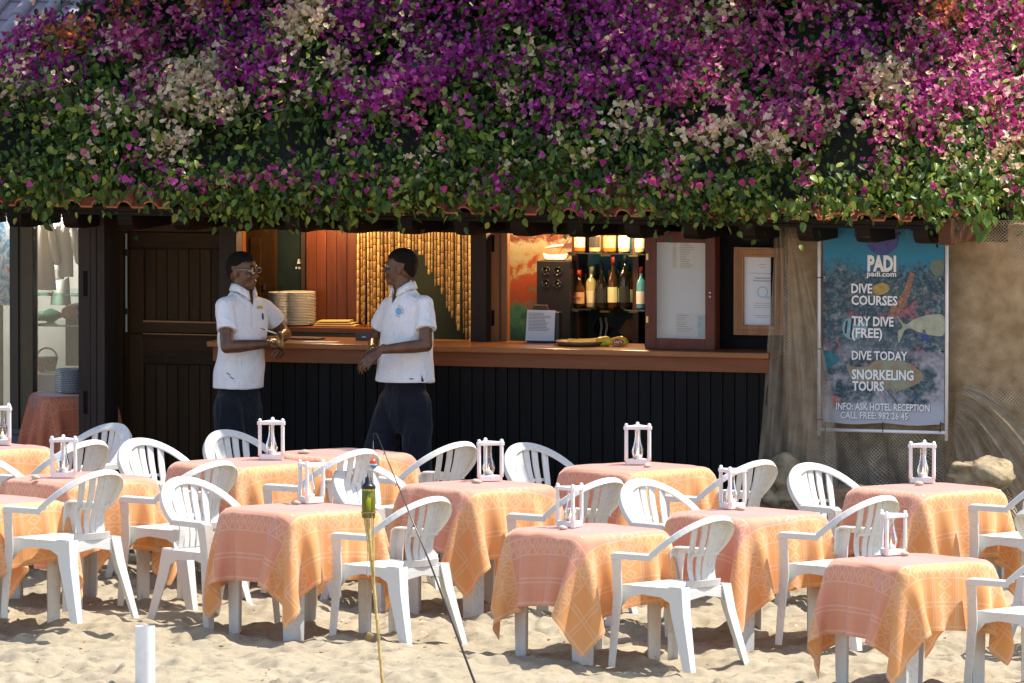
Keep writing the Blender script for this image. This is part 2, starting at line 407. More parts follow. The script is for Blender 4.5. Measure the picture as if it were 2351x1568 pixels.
# front posts and beams
p = slab('post', 180, 478, 240, 1235, -0.30, -0.05, m['post_grey'])
for ya, yb in ((622, 680), (897, 950)): slab('slot', 191, ya, 201, yb, -0.302, -0.25, m['void'], p, 0)
slab('post_groove', 221, 478, 223, 1235, -0.3015, -0.25, m['void'], p, 0)
slab('post_groove', 207, 478, 208.2, 1235, -0.3015, -0.25, m['void'], p, 0)
slab('door_jamb', 244, 530, 281, 1235, 0.03, 0.15, m['door_wood'])
slab('lintel', 181, 484, 545, 518, 0.005, 0.13, m['red_beam'])
slab('lintel_trim', 262, 518.5, 508, 530, 0.02, 0.11, m['post_grey'])
slab('post', 503, 492, 543, 1235, -0.004, 0.10, m['post_grey'])
ub0, ub1, zb0, zb1 = FR(545, 497, 1765, 536, 0.0)
slabu('beam', ub0, uR + 0.2, 0.0, 0.14, zb0, zb1 + 0.1, m['beam_dark'])
# board wall over the beams under the roof
slabu('soffit_board', uL, uR + 0.1, -0.02, 0.0, zb1 + 0.005, zb1 + 0.28, m['red_beam'])

# dutch door: frame, boards, rails
door = slab('door', 282, 532, 503, 1235, 0.075, 0.10, m['door_wood'])
slab('painted_light_gap', 288, 536, 292, 762, 0.0735, 0.08, simple('board coloured as daylight', (0.4, 0.45, 0.42), rough=0.6), door, 0)  # pale strip, slot of daylight put into its colour
slab('hinge', 286, 572, 294, 588, 0.066, 0.074, m['black_plastic'], door)
slab('hinge', 286, 708, 294, 722, 0.066, 0.074, m['black_plastic'], door)
for i in range(7):
    xa = 334 + i * 25.2; slab('board', xa, 572, xa + 23.6, 738, 0.062, 0.074, m['door_wood'], door, 0.004)
    slab('board', xa, 838, xa + 23.6, 1210, 0.062, 0.074, m['door_wood'], door, 0.004)
for (a, b, c, d) in ((300, 534, 503, 569), (328, 739, 503, 764), (328, 768, 503, 836)):
    slab('rail', a, b, c, d, 0.056, 0.0745, m['door_wood_x'], door, 0.004)
for (b, d) in ((572, 764), (768, 1230)): slab('stile', 298, b, 330, d, 0.057, 0.0745, m['door_wood'], door, 0.004)
slab('moulding', 328, 737, 503, 741, 0.045, 0.058, m['orange_wood'], door, 0.001)
slab('moulding', 328, 766.5, 503, 769, 0.047, 0.058, m['orange_wood'], door, 0.001)

# inner door leaf with keyhole, glass with mirrored name, red panel, posts
leaf = slab('inner_door', 560, 524, 632, 1000, 0.9, 0.95, m['door_wood'])
slab('keyhole_plate', 603, 652, 608, 666, 0.89, 0.9, m['steel'], leaf, 0.001)
slab('inner_door_panel', 575, 546, 598, 760, 0.888, 0.901, m['door_wood_x'], leaf)
slab('door_edge', 551, 527, 558, 600, 0.84, 0.899, m['orange_wood'], leaf)
gp = slab('window', 636, 528, 690, 690, 1.0, 1.008, simple('dark reflecting glass', (0.012, 0.02, 0.025), (0.02, 0.035, 0.03), 0.08))
u_, z_ = fac(691, 605, 0.995)
t = ob('lettering', text_mesh('sainha', 0.062, 0.001, sx=0.85, flip=True), m['paper'], gp); t.location = (fac(716, 605, 0.995)[0] + 0.03, 0.996, z_)
t = ob('lettering', text_mesh('agua e', 0.03, 0.0005, sx=0.85, flip=True), m['paper'], gp); t.location = (fac(700, 615, 0.995)[0], 0.996, z_ - 0.035)
slab('inner_post', 691, 520, 701, 740, 0.96, 1.02, m['post_grey'])
for i in range(5): slab('red_panel_board', 703 + i * 23.5, 524, 725.6 + i * 23.5, 740, 0.92 + 0.01 * (i % 2), 1.0, m['red_wood'])
slab('back_counter', 575, 752, 905, 764, 0.62, 1.05, m['counter_wood'])
slab('back_counter_front', 575, 764, 905, 800, 0.64, 1.0, simple('speckled stone', (0.10, 0.075, 0.03), (0.2, 0.15, 0.07), 0.5, 60))
slab('bar_post', 1080, 536, 1116, 792, 0.20, 0.34, m['post_grey'])
o1 = slab('bar_post', 1118, 536, 1164, 795, 0.30, 0.36, m['orange_wood'])
for ya, yb in ((540, 578), (712, 748)): slab('slot', 1128, ya, 1135, yb, 0.298, 0.32, m['void'], o1, 0)
slab('trim', 1146, 536, 1150, 795, 0.292, 0.31, m['red_wood'], o1, 0.001)
slab('trim', 1160, 536, 1165, 795, 0.285, 0.31, m['pale_wood'], o1, 0.001)
slab('panel_wall', 1480, 536, 1768, 800, 0.055, 0.1, m['black_plank'])

# counter: top, apron, black planks
uc0 = fac(474, 790, -0.30)[0]; uc1 = fac(1764, 815, -0.30)[0]
zt = fac(1175, 803, -0.30)[1] + 0.012
ctr = slabu('counter_top', uc0, uc1, -0.30, 0.34, zt - 0.036, zt, m['counter_wood'], None, 0.008)
slabu('counter_apron', uc0 + 0.03, uc1, -0.265, -0.235, zt - 0.125, zt - 0.037, m['apron_wood'], None, 0.003)
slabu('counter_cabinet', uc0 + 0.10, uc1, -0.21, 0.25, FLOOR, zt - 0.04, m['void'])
npl = 46; pw = (uc1 - uc0 - 0.10) / npl
rr = random.Random(3)
for i in range(npl):
    a = uc0 + 0.10 + i * pw
    slabu('plank', a, a + pw - 0.005, -0.232 - rr.uniform(0, 0.004), -0.211, FLOOR, zt - 0.10, m['black_plank'], None, 0.004)

# right hand plaster wall
wall = slabu('plaster_wall', uW + 0.13, 6.0, 0.0, 0.25, 0.0, fac(1175, 488, -0.75)[1] - 0.06, m['plaster'])
slabu('wall_return', uW + 0.02, uW + 0.125, 0.0, 0.059, FLOOR, zc, m['void'])
for i in range(13):
    xa = 1884 + i * 22; slab('wall_board', xa, 990, xa + 20.5, 1240, -0.03, -0.002, wood('grey board %d' % (i % 3), (0.10, 0.09, 0.08), (0.2, 0.18, 0.155), 'z', 0.85) if i < 3 else bpy.data.materials['grey board %d' % (i % 3)], wall, 0.003)

# ------------------------------------------------------------------ roof
PITCHR = rad(27)
ze = fac(1175, 488, -0.75)[1]
roof = slabu('roof', uL - 0.4, uR, -0.75, -0.70, ze - 0.035, ze - 0.002, m['beam_dark'])
def rz_(v): return ze + (v + 0.75) * math.tan(PITCHR)
ucut = fac(175, 40, 1.2)[0]
for a_, b_, v_ in ((uL - .4, ucut, 0.55), (ucut, uR - .02, 3.4)):      # the left bay of the roof is shallower
    sl_ = MB().add([(a_, -.74, ze - .03), (b_, -.74, ze - .03), (b_, v_, rz_(v_) - .03), (a_, v_, rz_(v_) - .03), (a_, -.74, ze), (b_, -.74, ze), (b_, v_, rz_(v_)), (a_, v_, rz_(v_))],
        [(0, 3, 2, 1), (4, 5, 6, 7), (0, 1, 5, 4), (1, 2, 6, 5), (2, 3, 7, 6), (3, 0, 4, 7)])
    ob('roof_deck', sl_.mesh(), m['beam_dark'], bar)
tw = 0.172
def tile_mesh(w, L, th=0.013, c=0.045):
    prof = [(0, 0.012), (0.004, 0.0)] + [(w * 0.45 * k / 3, 0.0) for k in (1, 2, 3)]
    n = 8; r = w * 0.275
    prof += [(w * 0.725 - r * math.cos(math.pi * k / n), r * math.sin(math.pi * k / n) * 0.95) for k in range(1, n)]
    prof += [(w * 1.0, 0.0)]
    mb = MB(); k = len(prof); vs = []
    for y in (0, L):
        for x, z in prof: vs.append((x, y, z + (0.008 if y == 0 else 0)))
        for x, z in prof: vs.append((x, y, z - th + (0.008 if y == 0 else 0)))
    fs = []
    for i in range(k - 1):
        fs += [(i, i + 1, 2 * k + i + 1, 2 * k + i), (k + i + 1, k + i, 3 * k + i, 3 * k + i + 1), (i + 1, i, k + i, k + i + 1), (2 * k + i, 2 * k + i + 1, 3 * k + i + 1, 3 * k + i)]
    fs += [(0, 2 * k, 3 * k, k), (k - 1, 2 * k - 1, 4 * k - 1, 3 * k - 1)]
    me = mb.add(vs, fs).mesh(); 
    return me
tmesh = tile_mesh(tw, 0.34)
tmesh.materials.append(m['clay'])
nt_ = int((uR - uL + 0.5) / tw)
for row in range(2):
    for i in range(nt_):
        o = ob('tile', tmesh, None, roof)
        v = -0.80 + row * 0.27
        o.location = (uL - 0.45 + i * tw, v + rr.uniform(-0.01, 0.01), rz_(v) + 0.018 + row * 0.006)
        o.rotation_euler = (PITCHR + rr.uniform(-0.02, 0.02), 0, rr.uniform(-0.02, 0.02))
for i in range(14):                         # tiles on the right hip eave
    o = ob('tile', tmesh, None, roof); v = -0.7 + i * tw
    o.location = (uR + 0.05, v, ze + 0.02); o.rotation_euler = (rad(20), 0, rad(90))
# rafter tails under the eave
rp = [(-0.72, -0.002), (-0.72, -0.05), (-0.70, -0.085), (-0.66, -0.11), (-0.58, -0.12), (0.0, -0.12), (0.0, -0.002)]
for i in range(18):
    u = uR - 0.16 - i * 0.37
    if u < uL: break
    mb = MB().prism([(v, ze - 0.036 + z) for v, z in rp], 'x', u - 0.05, u + 0.05)
    ob('rafter', mb.mesh(bevel=0.004), m['beam_dark'], bar)
slabu('hip_beam', uR - 0.03, uR + 0.05, -0.78, 3.2, ze - 0.15, ze + 0.012, m['red_beam'], None, 0.006)
slabu('eave_batten', uL - 0.4, uR - 0.04, -0.745, -0.60, ze - 0.06, ze - 0.037, m['beam_dark'])

# neighbouring tiled roof at the upper left, behind
nb = empty('neighbour_roof', 'old lilac grey clay tiled roof behind the vine at upper left', 'roof', mw=BM)
t2 = tile_mesh(0.2, 0.36); t2.materials.append(m['clay_grey'])
pn = rad(24); v0n = 4.2; z0n = 2.75; un0 = fac(-160, 60, 4.5)[0]
mb = MB(); mb.add([(un0 - .3, v0n, z0n - .03), (un0 + 3, v0n, z0n - .03), (un0 + 3, v0n + 3, z0n - .03 + 3 * math.tan(pn)), (un0 - .3, v0n + 3, z0n - .03 + 3 * math.tan(pn))], [(0, 1, 2, 3)])
ob('roof_deck', mb.mesh(), m['beam_dark'], nb)
ob('wall', boxmesh(un0 - .3, un0 + 3, v0n + 0.1, v0n + 0.2, 0.2, z0n, 0), m['plaster'], nb)
for r_ in range(8):
    for c_ in range(9):
        o = ob('tile', t2, None, nb); d = r_ * 0.29
        o.location = (un0 + c_ * 0.2, v0n + d * math.cos(pn), z0n + d * math.sin(pn) + 0.012)
        o.rotation_euler = (pn - 0.02, 0, rr.uniform(-0.015, 0.015))

# ------------------------------------------------------------------ bougainvillea over the roof
def proj(p):
    d = p - CAMP; f = d.dot(FWD); return CX + FV * d.x / f, CY - FV * d.dot(UP) / f
def vproj(P):
    D = P - np.array(CAMP); f = D @ np.array(FWD)
    return CX + FV * D[:, 0] / f, CY - FV * (D @ np.array(UP)) / f
R_ = np.random.RandomState(21)
def mound(u, v):
    a = (v + 0.80) * math.tan(PITCHR); b = (uR + 0.10 + 0.22 * np.clip(v + 0.5, 0, 2.5) - u) * 1.6
    base = np.minimum(a, np.maximum(b, 0) + 0.02) + ze
    s = np.clip((v + 0.85) / 0.55, 0, 1); s = s * (2 - s)
    n = 0.36 * vnoise(u, v, 1.3, 31) + 0.44 * vnoise(u, v, 3.0, 32) + 0.16 * vnoise(u, v, 6.5, 33)
    return base + s * (0.36 + n)
def leaves_mesh(C, N, T, Ln, W, fold, bend):
    n = len(C); N = N / np.linalg.norm(N, axis=1)[:, None]
    T = T - (T * N).sum(1)[:, None] * N; T /= np.linalg.norm(T, axis=1)[:, None] + 1e-9
    S = np.cross(T, N); Ln = Ln[:, None]; W = W[:, None]
    f = fold[:, None] * W; b = bend[:, None] * Ln
    def pt(a, w, side, k): return C + T * Ln * a + S * (W * w * side) + N * (f * w * 2 * 0.9 - b * a * a)
    P = np.stack([C, pt(0.16, 0.34, 1, 0), pt(0.42, 0.5, 1, 0), pt(0.74, 0.34, 1, 0), pt(1.0, 0.0, 1, 0), pt(0.74, 0.34, -1, 0), pt(0.42, 0.5, -1, 0), pt(0.16, 0.34, -1, 0), pt(0.45, 0.0, 1, 0)], 1)
    V = P.reshape(-1, 3); o = (np.arange(n) * 9)[:, None]
    F = np.concatenate([o + np.array([q]) for q in ([0, 1, 2, 8], [8, 2, 3, 4], [0, 8, 6, 7], [8, 4, 5, 6])], 1).reshape(-1, 4)
    me = bpy.data.meshes.new('leaves'); me.vertices.add(len(V)); me.vertices.foreach_set('co', V.astype(np.float32).ravel())
    me.loops.add(F.size); me.loops.foreach_set('vertex_index', F.ravel().astype(np.int32))
    me.polygons.add(len(F)); me.polygons.foreach_set('loop_start', np.arange(0, F.size, 4)); me.polygons.foreach_set('loop_total', np.full(len(F), 4))
    me.update(calc_edges=True); return me
def leaf_mat(name, stops, transl=0.25, rough=0.36, tcol=None):
    M = Mat(name); g = M.n('ShaderNodeNewGeometry'); oi = M.n('ShaderNodeObjectInfo')
    f = (E(M.nt, g.outputs['Random Per Island']) + E(M.nt, oi.outputs['Random'])).frac()
    c = M.ramp(f, stops); M.set(Base_Color=c, Roughness=rough); M.p.inputs['Specular IOR Level'].default_value = 0.3
    if transl: with_translucent(M, c, transl)
    return M.m
m['leaf'] = leaf_mat('bougainvillea leaf', [(0, (0.014, 0.032, 0.005)), (0.4, (0.045, 0.09, 0.012)), (0.75, (0.12, 0.19, 0.024)), (1, (0.28, 0.30, 0.05))])
m['leaf_pale'] = leaf_mat('young bougainvillea leaf', [(0, (0.06, 0.12, 0.02)), (0.6, (0.12, 0.2, 0.03)), (1, (0.2, 0.25, 0.05))], 0.35)
m['bract'] = leaf_mat('magenta bract', [(0, (0.25, 0.018, 0.10)), (0.4, (0.50, 0.05, 0.21)), (0.8, (0.64, 0.12, 0.30)), (1, (0.78, 0.36, 0.42))], 0.35, 0.6)
m['bract_violet'] = leaf_mat('violet bract', [(0, (0.20, 0.012, 0.12)), (0.6, (0.46, 0.035, 0.28)), (1, (0.62, 0.14, 0.42))], 0.35, 0.6)
m['bract_dry'] = leaf_mat('faded cream bract', [(0, (0.42, 0.27, 0.12)), (0.4, (0.66, 0.50, 0.29)), (0.8, (0.78, 0.66, 0.46)), (1, (0.6, 0.33, 0.33))], 0.3, 0.7)
m['bract_orange'] = leaf_mat('orange bract', [(0, (0.45, 0.09, 0.03)), (0.6, (0.62, 0.17, 0.07)), (1, (0.7, 0.3, 0.16))], 0.35, 0.6)
cream = [(440,200,75,90),(420,350,60,45),(500,250,50,40),(820,175,60,30),(740,130,50,30),(1150,235,60,25),(1430,280,60,50),(1600,330,115,32),(1780,350,110,35),(1950,280,80,50),(1640,60,40,60),(2280,370,60,30),(700,70,60,40),(1680,300,60,30),(2040,215,60,50)]
orange = [(200,75,60,40),(300,40,40,40),(520,20,50,25),(2180,40,60,45),(150,110,40,30)]
holes = [(1345,130,70,55),(1700,215,95,38),(830,295,70,38),(1560,265,50,30),(420,130,50,25),(2330,170,40,30)]
green = [(620,320,200,110),(300,160,110,60),(120,330,140,110),(960,330,150,120),(1250,160,60,90),(900,100,60,60),(1300,330,110,60),(2230,300,80,60)]
petals()
def blob(x, y, L):
    r = np.zeros_like(x)
    for cx, cy, rx, ry in L: r = np.maximum(r, np.exp(-(((x - cx) / rx) ** 2 + ((y - cy) / ry) ** 2) * 1.2))
    return r
BMn = np.array(BM)
def toW(P): return P @ BMn[:3, :3].T + BMn[:3, 3]
NC = 7600
cu = R_.uniform(uL - 0.3, uR + 0.6, NC * 3); cv = np.where(cu > 1.2, R_.uniform(-0.86, 4.6, NC * 3), R_.uniform(-0.86, 3.0, NC * 3))
keep = R_.rand(NC * 3) < np.clip(1.15 - 0.18 * (cv + 0.9), 0.25, 1)
keep &= cu < uR + 0.06 + 0.22 * np.clip(cv + 0.5, 0, 2.5)
cu, cv = cu[keep][:NC], cv[keep][:NC]
cz = mound(cu, cv)
front = cv < -0.74
cz[front] += R_.uniform(0.07, 0.17, front.sum())
Wc = toW(np.stack([cu, cv, cz], 1)); sx, sy = vproj(Wc)
hu = R_.uniform(uR - 0.35, uR + 0.62, 1500); hv = R_.uniform(-0.70, 3.4, 1500); hz_ = mound(hu, hv)
hs = (hu < uR + 0.14 + 0.22 * np.clip(hv + 0.5, 0, 2.5)); hu, hv, hz_ = hu[hs], hv[hs], hz_[hs]
hz_ = ze + 0.03 + R_.rand(len(hu)) * np.maximum(hz_ - ze, 0.1)
cu, cv, cz = np.concatenate([cu, hu]), np.concatenate([cv, hv]), np.concatenate([cz, hz_])
Wc = toW(np.stack([cu, cv, cz], 1)); sx, sy = vproj(Wc)
eu = R_.uniform(uL, uR + 0.1, 900); sp_ = vnoise(eu, eu * 0 + 0.3, 1.9, 71) + 0.5 * vnoise(eu, eu * 0 + 0.3, 5.0, 72)
eu, sp_ = eu[sp_ > -0.05], sp_[sp_ > -0.05]
ev = R_.uniform(-0.93, -0.80, len(eu)); ez = ze + 0.15 - R_.rand(len(eu)) * np.clip(sp_ + 0.05, 0, 0.6) * 0.24
cu, cv, cz = np.concatenate([cu, eu]), np.concatenate([cv, ev]), np.concatenate([cz, ez])
Wc = toW(np.stack([cu, cv, cz], 1)); sx, sy = vproj(Wc)
gap = vnoise(cu, cv, 4.2, 51) + 0.6 * vnoise(cu, cv, 9.0, 52)
ok = (sx / 118 + sy / 125 > 1.22 + 0.25 * (R_.rand(len(sx)) - 0.5)) & ((gap > -0.17) | (R_.rand(len(sx)) < 0.25) | (sy > 420)) & (R_.rand(len(sx)) > 0.93 * blob(sx, sy, holes))
cu, cv, cz, Wc, sx, sy = (a[ok] for a in (cu, cv, cz, Wc, sx, sy))
# how purple / cream / orange each clump is
nzp = vnoise(cu, cv, 2.2, 41) * 2
pc = np.clip(1.35 - sy / 300 + 0.9 * nzp, 0.02, 1) * (1 - 0.75 * blob(sx, sy, green)) + np.clip((sx - 1300) / 900, 0, 0.45) * (sy < 330)
pc = np.where(sy > 400, 0.12 + 0.1 * nzp, pc)
cr = blob(sx, sy, cream) * 1.05; og = blob(sx, sy, orange) * 1.0
def scatter(centers, per, spread):
    idx = np.repeat(np.arange(len(centers)), per)
    return idx, R_.normal(0, 1, (len(idx), 3)) * spread
OUT = np.array(toW(np.array([[0, -1.0, 0.75]])) - toW(np.zeros((1, 3))))[0]
vine = empty('bougainvillea', 'dense flowering bougainvillea with magenta and cream bracts covering the roof', 'climbing plant', loc=tuple(B2W(0, 1, ze)))
VI = np.array(vine.location)
# green leaves
pre = np.clip(((pc + 0.55 * (vnoise(cu, cv, 4.5, 61) + 0.5 * vnoise(cu, cv, 9, 62))) - 0.42) * 4 + 0.5, 0, 1)
gi = np.repeat(np.arange(len(Wc)), np.where(pre > 0.6, 5, 11)); off = None
gi = np.concatenate([gi, np.repeat(np.where((sy > 380) & (cz > ze + 0.08))[0], 3)]); off = R_.normal(0, 1, (len(gi), 3)) * 0.075
C = Wc[gi] + off; n = len(C)
N = OUT + R_.normal(0, 1.0, (n, 3)); T = np.array([0, -0.35, -0.9]) + R_.normal(0, 0.6, (n, 3))
Ln = R_.uniform(0.026, 0.066, n); Wd = Ln * R_.uniform(0.45, 0.75, n)
fold = R_.uniform(0.02, 0.4, n); bend = R_.uniform(0, 0.45, n)
gsy = sy[gi]; gsx = sx[gi]
new = (R_.rand(n) < np.clip(0.06 + (gsx - 1900) / 900 * (gsy > 330), 0.05, 0.6))  # share of paler leaves rises towards the lower right
for nm, sel, mt in (('foliage', ~new, 'leaf'), ('pale_foliage', new, 'leaf_pale')):
    ob(nm, leaves_mesh(C[sel] - VI, N[sel], T[sel], Ln[sel], Wd[sel], fold[sel], bend[sel]), m[mt], vine, kind='stuff')
# bracts: three to a flower
def flowers(prob, per, spread, lmin, lmax, nm, mt, lift):
    sel = np.where(R_.rand(len(prob)) < prob)[0]
    idx = np.repeat(sel, per); k = len(idx)
    C = Wc[idx] + R_.normal(0, 1, (k, 3)) * spread + OUT * lift
    A = OUT * 0.9 + R_.normal(0, 0.6, (k, 3)); A /= np.linalg.norm(A, axis=1)[:, None]
    r0 = R_.normal(0, 1, (k, 3)); s = np.cross(A, r0); s /= np.linalg.norm(s, axis=1)[:, None]; t = np.cross(A, s)
    CC, NN, TT = [], [], []
    for q in range(3):
        a = 2.094 * q; d = s * math.cos(a) + t * math.sin(a)
        TT.append(d + A * R_.uniform(0.2, 0.9, (k, 1))); NN.append(A - d * 0.5 + R_.normal(0, 0.15, (k, 3))); CC.append(C)
    CC, NN, TT = np.concatenate(CC), np.concatenate(NN), np.concatenate(TT); kk = len(CC)
    Ln = R_.uniform(lmin, lmax, kk)
    ob(nm, leaves_mesh(CC - VI, NN, TT, Ln, Ln * R_.uniform(0.75, 1.05, kk), R_.uniform(0.0, 0.35, kk), R_.uniform(-0.5, 0.4, kk)), m[mt], vine, kind='stuff')
fine = vnoise(cu, cv, 4.5, 61) + 0.5 * vnoise(cu, cv, 9, 62)
px = np.clip(((pc + 0.55 * fine) - 0.42) * 4 + 0.5, 0.04, 1) * (1 - cr) * (1 - og)
px = np.where(sy > 400, 0.10, px)
cr = np.clip((cr + 0.6 * fine - 0.36) * 2.4, 0, 1)
viol = vnoise(cu + 5, cv, 1.7, 43) + np.where(sx < 1500, 0.12, -0.2) > 0
flowers(px * ~viol * 0.88, 10, 0.048, 0.018, 0.038, 'magenta_bracts', 'bract', 0.035)
flowers(px * viol * 0.88, 10, 0.048, 0.018, 0.036, 'violet_bracts', 'bract_violet', 0.035)
flowers(np.clip(cr + 0.06 * (sy < 400), 0, 1) * (1 - og), 11, 0.055, 0.020, 0.038, 'faded_bracts', 'bract_dry', 0.05)
flowers(np.clip(og * 1.3 - 0.2, 0, 1), 10, 0.05, 0.022, 0.036, 'orange_bracts', 'bract_orange', 0.05)
# dark sheet under the leaves, its colour stands in for shade in the gaps
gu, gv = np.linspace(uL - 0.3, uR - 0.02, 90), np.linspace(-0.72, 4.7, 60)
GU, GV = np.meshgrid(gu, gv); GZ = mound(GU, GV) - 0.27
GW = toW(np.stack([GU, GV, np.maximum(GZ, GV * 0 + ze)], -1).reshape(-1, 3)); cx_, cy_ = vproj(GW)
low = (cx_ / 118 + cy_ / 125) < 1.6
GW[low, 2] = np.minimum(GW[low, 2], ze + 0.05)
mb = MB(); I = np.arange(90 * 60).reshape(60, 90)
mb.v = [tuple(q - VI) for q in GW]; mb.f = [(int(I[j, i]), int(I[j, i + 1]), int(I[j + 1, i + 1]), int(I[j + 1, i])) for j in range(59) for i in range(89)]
ob('dark_gap_sheet', mb.mesh(smooth=True, fix=False), simple('dark shade between leaves', (0.012, 0.014, 0.006), (0.03, 0.028, 0.012), 0.95, 30, bump=1.0), vine)
# long thin shoots
mb = MB()
for k in range(300):
    i = R_.randint(len(Wc))
    while sy[i] > 350: i = R_.randint(len(Wc))
    p0 = Wc[i] - OUT * 0.02; d = OUT * 0.5 + R_.normal(0, 0.5, 3); d[2] = abs(d[2]) * 0.6 if sy[i] < 300 else -abs(d[2]) * 0.5; d /= np.linalg.norm(d)
    L_ = R_.uniform(0.15, 0.5); g_ = R_.normal(0, 0.25, 3)
    pts = [p0 + d * L_ * s_ + g_ * L_ * s_ * s_ * 0.6 - np.array([0, 0, 0.3]) * L_ * s_ * s_ - VI for s_ in (0, .33, .66, 1)]
    mb.tube(pts, [0.0048, 0.004, 0.0032, 0.0016], 4)
ob('shoots', mb.mesh(), simple('olive stem', (0.06, 0.065, 0.02), (0.11, 0.085, 0.035), 0.7), vine, kind='stuff')
# hanging leaves and single flowers that can be picked out along the eave
lm = []
for k in range(4):
    q = np.random.RandomState(k); z3 = np.zeros((1, 3))
    lm.append(leaves_mesh(z3, np.array([[0, -1.0, 0.1]]), np.array([[0, -0.1, -1.0]]), np.array([0.062 + 0.004 * k]), np.array([0.042 + 0.003 * k]), np.array([0.08 + 0.05 * k]), np.array([0.1 + 0.06 * k])))
    lm[-1].materials.append(m['leaf' if k < 3 else 'leaf_pale'])
fm = []
for mt in ('bract_violet', 'bract'):
    z3 = np.zeros((3, 3)); a = np.arange(3) * 2.094
    d = np.stack([np.cos(a), np.zeros(3), np.sin(a)], 1)
    me = leaves_mesh(z3, np.array([[0, -1.0, 0]] * 3) - d * 0.4, d + np.array([0, -0.5, 0]), np.full(3, 0.03), np.full(3, 0.028), np.full(3, 0.25), np.full(3, -0.3))
    me.materials.append(m[mt]); fm.append(me)
for k in range(290):
    u = R_.uniform(uL + 0.2, uR + 0.05); o = ob('leaf', lm[R_.choice([0, 1, 2, 0, 1, 2, 3]) if u < 2.0 else R_.choice([0, 3, 3])], None, vine)
    drop = abs(R_.normal(0, 0.035)) * (1 + 1.2 * vnoise(np.array([u]), np.array([0.5]), 2.3, 77)[0])
    v = -0.86 + R_.uniform(-0.08, 0.06)
    o.location = B2W(u, v, ze + 0.13 - drop) - Vector(VI); o.rotation_euler = (R_.uniform(-0.5, 0.5), R_.uniform(-0.6, 0.6), R_.uniform(-1.2, 1.2))
for k in range(240):
    i = R_.randint(len(Wc))
    while sy[i] < 120 or sy[i] > 470 or sx[i] < 0 or sx[i] > 2351: i = R_.randint(len(Wc))
    o = ob('flower', fm[0 if viol[i] else 1], None, vine); o.location = Vector(Wc[i] + OUT * 0.11 - VI)
    o.rotation_euler = (R_.uniform(-0.7, 0.3), R_.uniform(0, 6.28), R_.uniform(-0.7, 0.7)); o.scale = [R_.uniform(0.8, 1.25)] * 3

# trailing sprigs
def sprig(px_, py_, n_, paler, v=-0.86):
    u0, z0 = fac(px_, py_, v)
    for k in range(n_):
        o = ob('leaf', lm[3] if paler else lm[k % 3], None, vine)
        o.location = B2W(u0 + R_.normal(0, 0.045), v + R_.normal(0, 0.03), z0 + 0.14 - 0.010 * k + R_.normal(0, 0.02)) - Vector(VI)
        o.rotation_euler = (R_.uniform(-0.5, 0.5), R_.uniform(-0.7, 0.7), R_.uniform(-1.1, 1.1)); o.scale = [R_.uniform(0.8, 1.15)] * 3
sprig(95, 500, 16, False); sprig(2262, 515, 18, True); sprig(420, 492, 10, False); sprig(1270, 500, 16, False); sprig(1130, 485, 8, False); sprig(690, 490, 7, False); sprig(1760, 500, 9, False); sprig(1965, 500, 8, True); sprig(2140, 480, 12, True); sprig(1480, 492, 8, False)

# ------------------------------------------------------------------ unseen trees added behind the bar to shade its roof
def added_shade_tree(u, v, u0, u1, v0, v1, n_, label):
    tr_ = empty('added_shade_tree', label, 'tree', loc=tuple(B2W(u, v, 0.2)), group='unseen trees added for shade behind the bar')
    base = Vector(tr_.location); mb = MB()
    cen = B2W((u0 + u1) / 2, (v0 + v1) / 2, 5.4) - base
    mb.tube([(0, 0, -0.3), (0.05, 0, 1.5), (-0.05, -0.05, 3.2), cen * 0.35 + Vector((0, 0, 2.6)), cen + Vector((0, 0, 0.5))], [0.2, 0.17, 0.14, 0.11, 0.03], 8)
    for a in range(6):
        t = base + Vector(); e = B2W(R_.uniform(u0, u1), R_.uniform(v0, v1), R_.uniform(5.4, 6.2)) - base
        mb.tube([Vector((-0.05, -0.05, 3.2)), (Vector((-0.05, -0.05, 3.2)) + e) / 2 + Vector((0, 0, 0.5)), e], [0.09, 0.06, 0.02], 6)
    ob('trunk', mb.mesh(smooth=True), simple('grey bark', (0.10, 0.08, 0.06), (0.2, 0.17, 0.13), 0.9, 12, bump=0.6), tr_)
    P = np.stack([R_.uniform(u0, u1, n_), R_.uniform(v0, v1, n_), R_.normal(6.1, 0.45, n_)], 1)
    W = toW(P); W += R_.normal(0, 0.1, W.shape)
    Ln = R_.uniform(0.16, 0.28, n_)
    ob('crown', leaves_mesh(W - np.array(base), np.array([0, 0, 1.0]) + R_.normal(0, 0.45, (n_, 3)), R_.normal(0, 1, (n_, 3)), Ln, Ln * 0.6, R_.uniform(0, .15, n_), R_.uniform(0, .3, n_)), m['leaf'], tr_, kind='stuff')
added_shade_tree(-2.2, 4.0, -4.3, -0.9, -0.75, 7.6, 6200, 'unseen broad leafed tree added to shade the left end of the bar roof')
added_shade_tree(0.2, 4.4, -1.1, 1.6, -0.75, 3.9, 2500, 'unseen broad leafed tree added to shade the middle of the bar roof')
added_shade_tree(3.0, 4.4, 1.4, 3.7, -0.75, 3.9, 1700, 'unseen broad leafed tree added to shade the right end of the bar roof')
